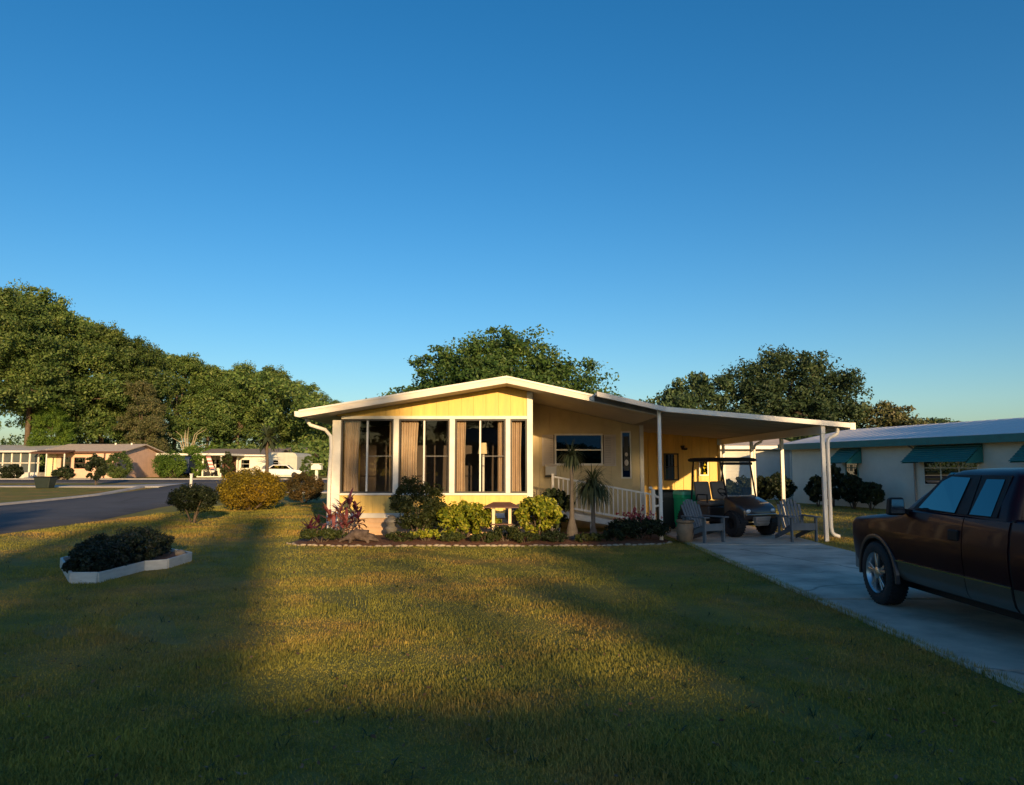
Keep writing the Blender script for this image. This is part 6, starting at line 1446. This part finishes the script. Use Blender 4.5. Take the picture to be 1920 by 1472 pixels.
# ================================================================== LAWN GRASS
def grass(n, ylo, yhi, xlo, xhi, hmin, hmax, w, rg, power=1.0):
    u = rg.random(n)
    Y = ylo * (yhi / ylo) ** u if power else rg.uniform(ylo, yhi, n)
    X = rg.uniform(-1, 1, n) * (0.74 * Y + 0.4) if xlo is None else rg.uniform(xlo, xhi, n)
    ok = ~((X > DL - 0.02) & (X < DR + 0.02)) & ~((X > -5.2) & (X < 3.75) & (Y > 16.9 + 0.5 * np.maximum(0, X - 2.4) + 0.6 * np.maximum(0, -4.6 - X)))
    # planter
    ins = np.zeros(len(X), bool)
    for i in range(len(pp)):
        (xa, ya), (xb, yb) = pp[i], pp[(i + 1) % len(pp)]
        ins ^= ((ya > Y) != (yb > Y)) & (X < (xb - xa) * (Y - ya) / (yb - ya + 1e-9) + xa)
    ok &= ~ins
    ok &= (X > -13.3)
    bare = np.sin(X * 1.31 + 1.7 * np.sin(Y * 0.83)) * np.sin(Y * 1.13 + 1.9 * np.sin(X * 0.71 + 1)) + 0.35 * np.sin(X * 4.7 + Y * 3.1)
    ok &= ~((bare > 0.72) & (rg.random(len(X)) < 0.72))
    X, Y = X[ok], Y[ok]; n = len(X)
    # patchiness: height by a cheap sum of sines
    f = 0.5 + 0.25 * np.sin(X * 2.1 + np.sin(Y * 1.3) * 2) + 0.25 * np.sin(Y * 2.7 + np.sin(X * 1.7) * 2)
    h = (hmin + (hmax - hmin) * rg.random(n) ** 1.5) * (0.5 + 0.95 * f)
    a = rg.uniform(0, 2 * np.pi, n); ln = rg.uniform(0.05, 0.6, n)
    d = np.column_stack([np.cos(a) * ln, np.sin(a) * ln, np.ones(n)]); d = unit(d)
    s = np.column_stack([-np.sin(a), np.cos(a), np.zeros(n)])
    B = np.column_stack([X, Y, np.full(n, -0.004)])
    ww = (w * rg.uniform(.7, 1.3, n) * (1 + Y / 14))[:, None] * 0.5
    hh = h[:, None]
    mid = B + d * hh * 0.55; tip = B + d * hh + np.column_stack([np.cos(a), np.sin(a), -0.5 * np.ones(n)]) * hh * 0.28
    V = np.stack([B - s * ww, B + s * ww, mid + s * ww * .8, mid - s * ww * .8, tip], 1).reshape(-1, 3)
    k = np.arange(n) * 5
    T = np.concatenate([np.stack([k, k + 1, k + 2], 1), np.stack([k, k + 2, k + 3], 1), np.stack([k + 3, k + 2, k + 4], 1)])
    return V, T
rg = np.random.default_rng(5)
V1, T1 = grass(520000, 3.4, 18.8, None, None, 0.018, 0.05, 0.0045, rg)
V2, T2 = grass(60000, 18.8, 36, -13.3, -4.8, 0.03, 0.07, 0.006, rg)
V3, T3 = grass(30000, 14, 34, 7.0, 16, 0.03, 0.06, 0.006, rg)
T1 = np.concatenate([T1, T2 + len(V1), T3 + len(V1) + len(V2)]); V1 = np.concatenate([V1, V2, V3])
o = put('grass', np_mesh('grass', V1, T1), 'blade'); o['kind'] = 'stuff'; o['label'] = 'patchy green and dry lawn grass'

# driveway edges: tufts creeping over the slabs
n = 9000; sd_ = rg.random(n) < 0.5
X = np.where(sd_, DL + 0.02, DR - 0.02) + rg.normal(size=n) * 0.025 * (1 + 0.8 * np.sin(np.arange(n) * 0.37)); Y = rg.uniform(3.5, 17.4, n)
a = rg.uniform(0, 6.283, n); h = rg.uniform(0.02, 0.055, n); lean = rg.uniform(0.1, 0.9, n)
B = np.column_stack([X, Y, np.full(n, 0.0)]); sdv = np.column_stack([-np.sin(a), np.cos(a), np.zeros(n)]) * 0.004
T_ = B + np.column_stack([np.cos(a) * lean, np.sin(a) * lean, np.ones(n)]) * (h + 0.035)[:, None]
V = np.stack([B - sdv, B + sdv, T_], 1).reshape(-1, 3); F = np.arange(3 * n).reshape(n, 3)
o = put('edge_grass', np_mesh('edge_grass', V, F), 'blade'); o['kind'] = 'stuff'; o['label'] = 'ragged grass along the driveway edges'
# fallen leaves and taller weeds in the lawn
n = 900; Y = 3.6 * (17 / 3.6) ** rg.random(n); X = rg.uniform(-1, 1, n) * (0.72 * Y)
ok = ~((X > DL) & (X < DR)); X, Y = X[ok], Y[ok]; n = len(X)
C = np.column_stack([X, Y, rg.uniform(0.025, 0.045, n)])
V, F = leaves(C, np.column_stack([rg.normal(size=n) * .35, rg.normal(size=n) * .35, np.ones(n)]), 0.022, 0.5, rg)
o = put('fallen_leaves', np_mesh('fallen_leaves', V, F), 'leaf_fallen'); o['kind'] = 'stuff'; o['label'] = 'fallen brown leaves scattered over the lawn'
n = 260; Y = 3.6 * (16 / 3.6) ** rg.random(n); X = rg.uniform(-1, 1, n) * (0.72 * Y); ok = ~((X > DL - .2) & (X < DR + .2)); it = []
for x, y in zip(X[ok], Y[ok]):
    for k in range(9): it.append(((x + rg.normal() * .02, y + rg.normal() * .02, 0), rg.uniform(0, 6.28), rg.uniform(.3, 1.2), rg.uniform(.05, .11), 0.009, rg.uniform(.3, 1.6)))
V, F = straps(it, rg, 3)
o = put('weeds', np_mesh('weeds', V, F), 'leaf_shrub'); o['kind'] = 'stuff'; o['label'] = 'small broad-leaved weeds in the lawn'
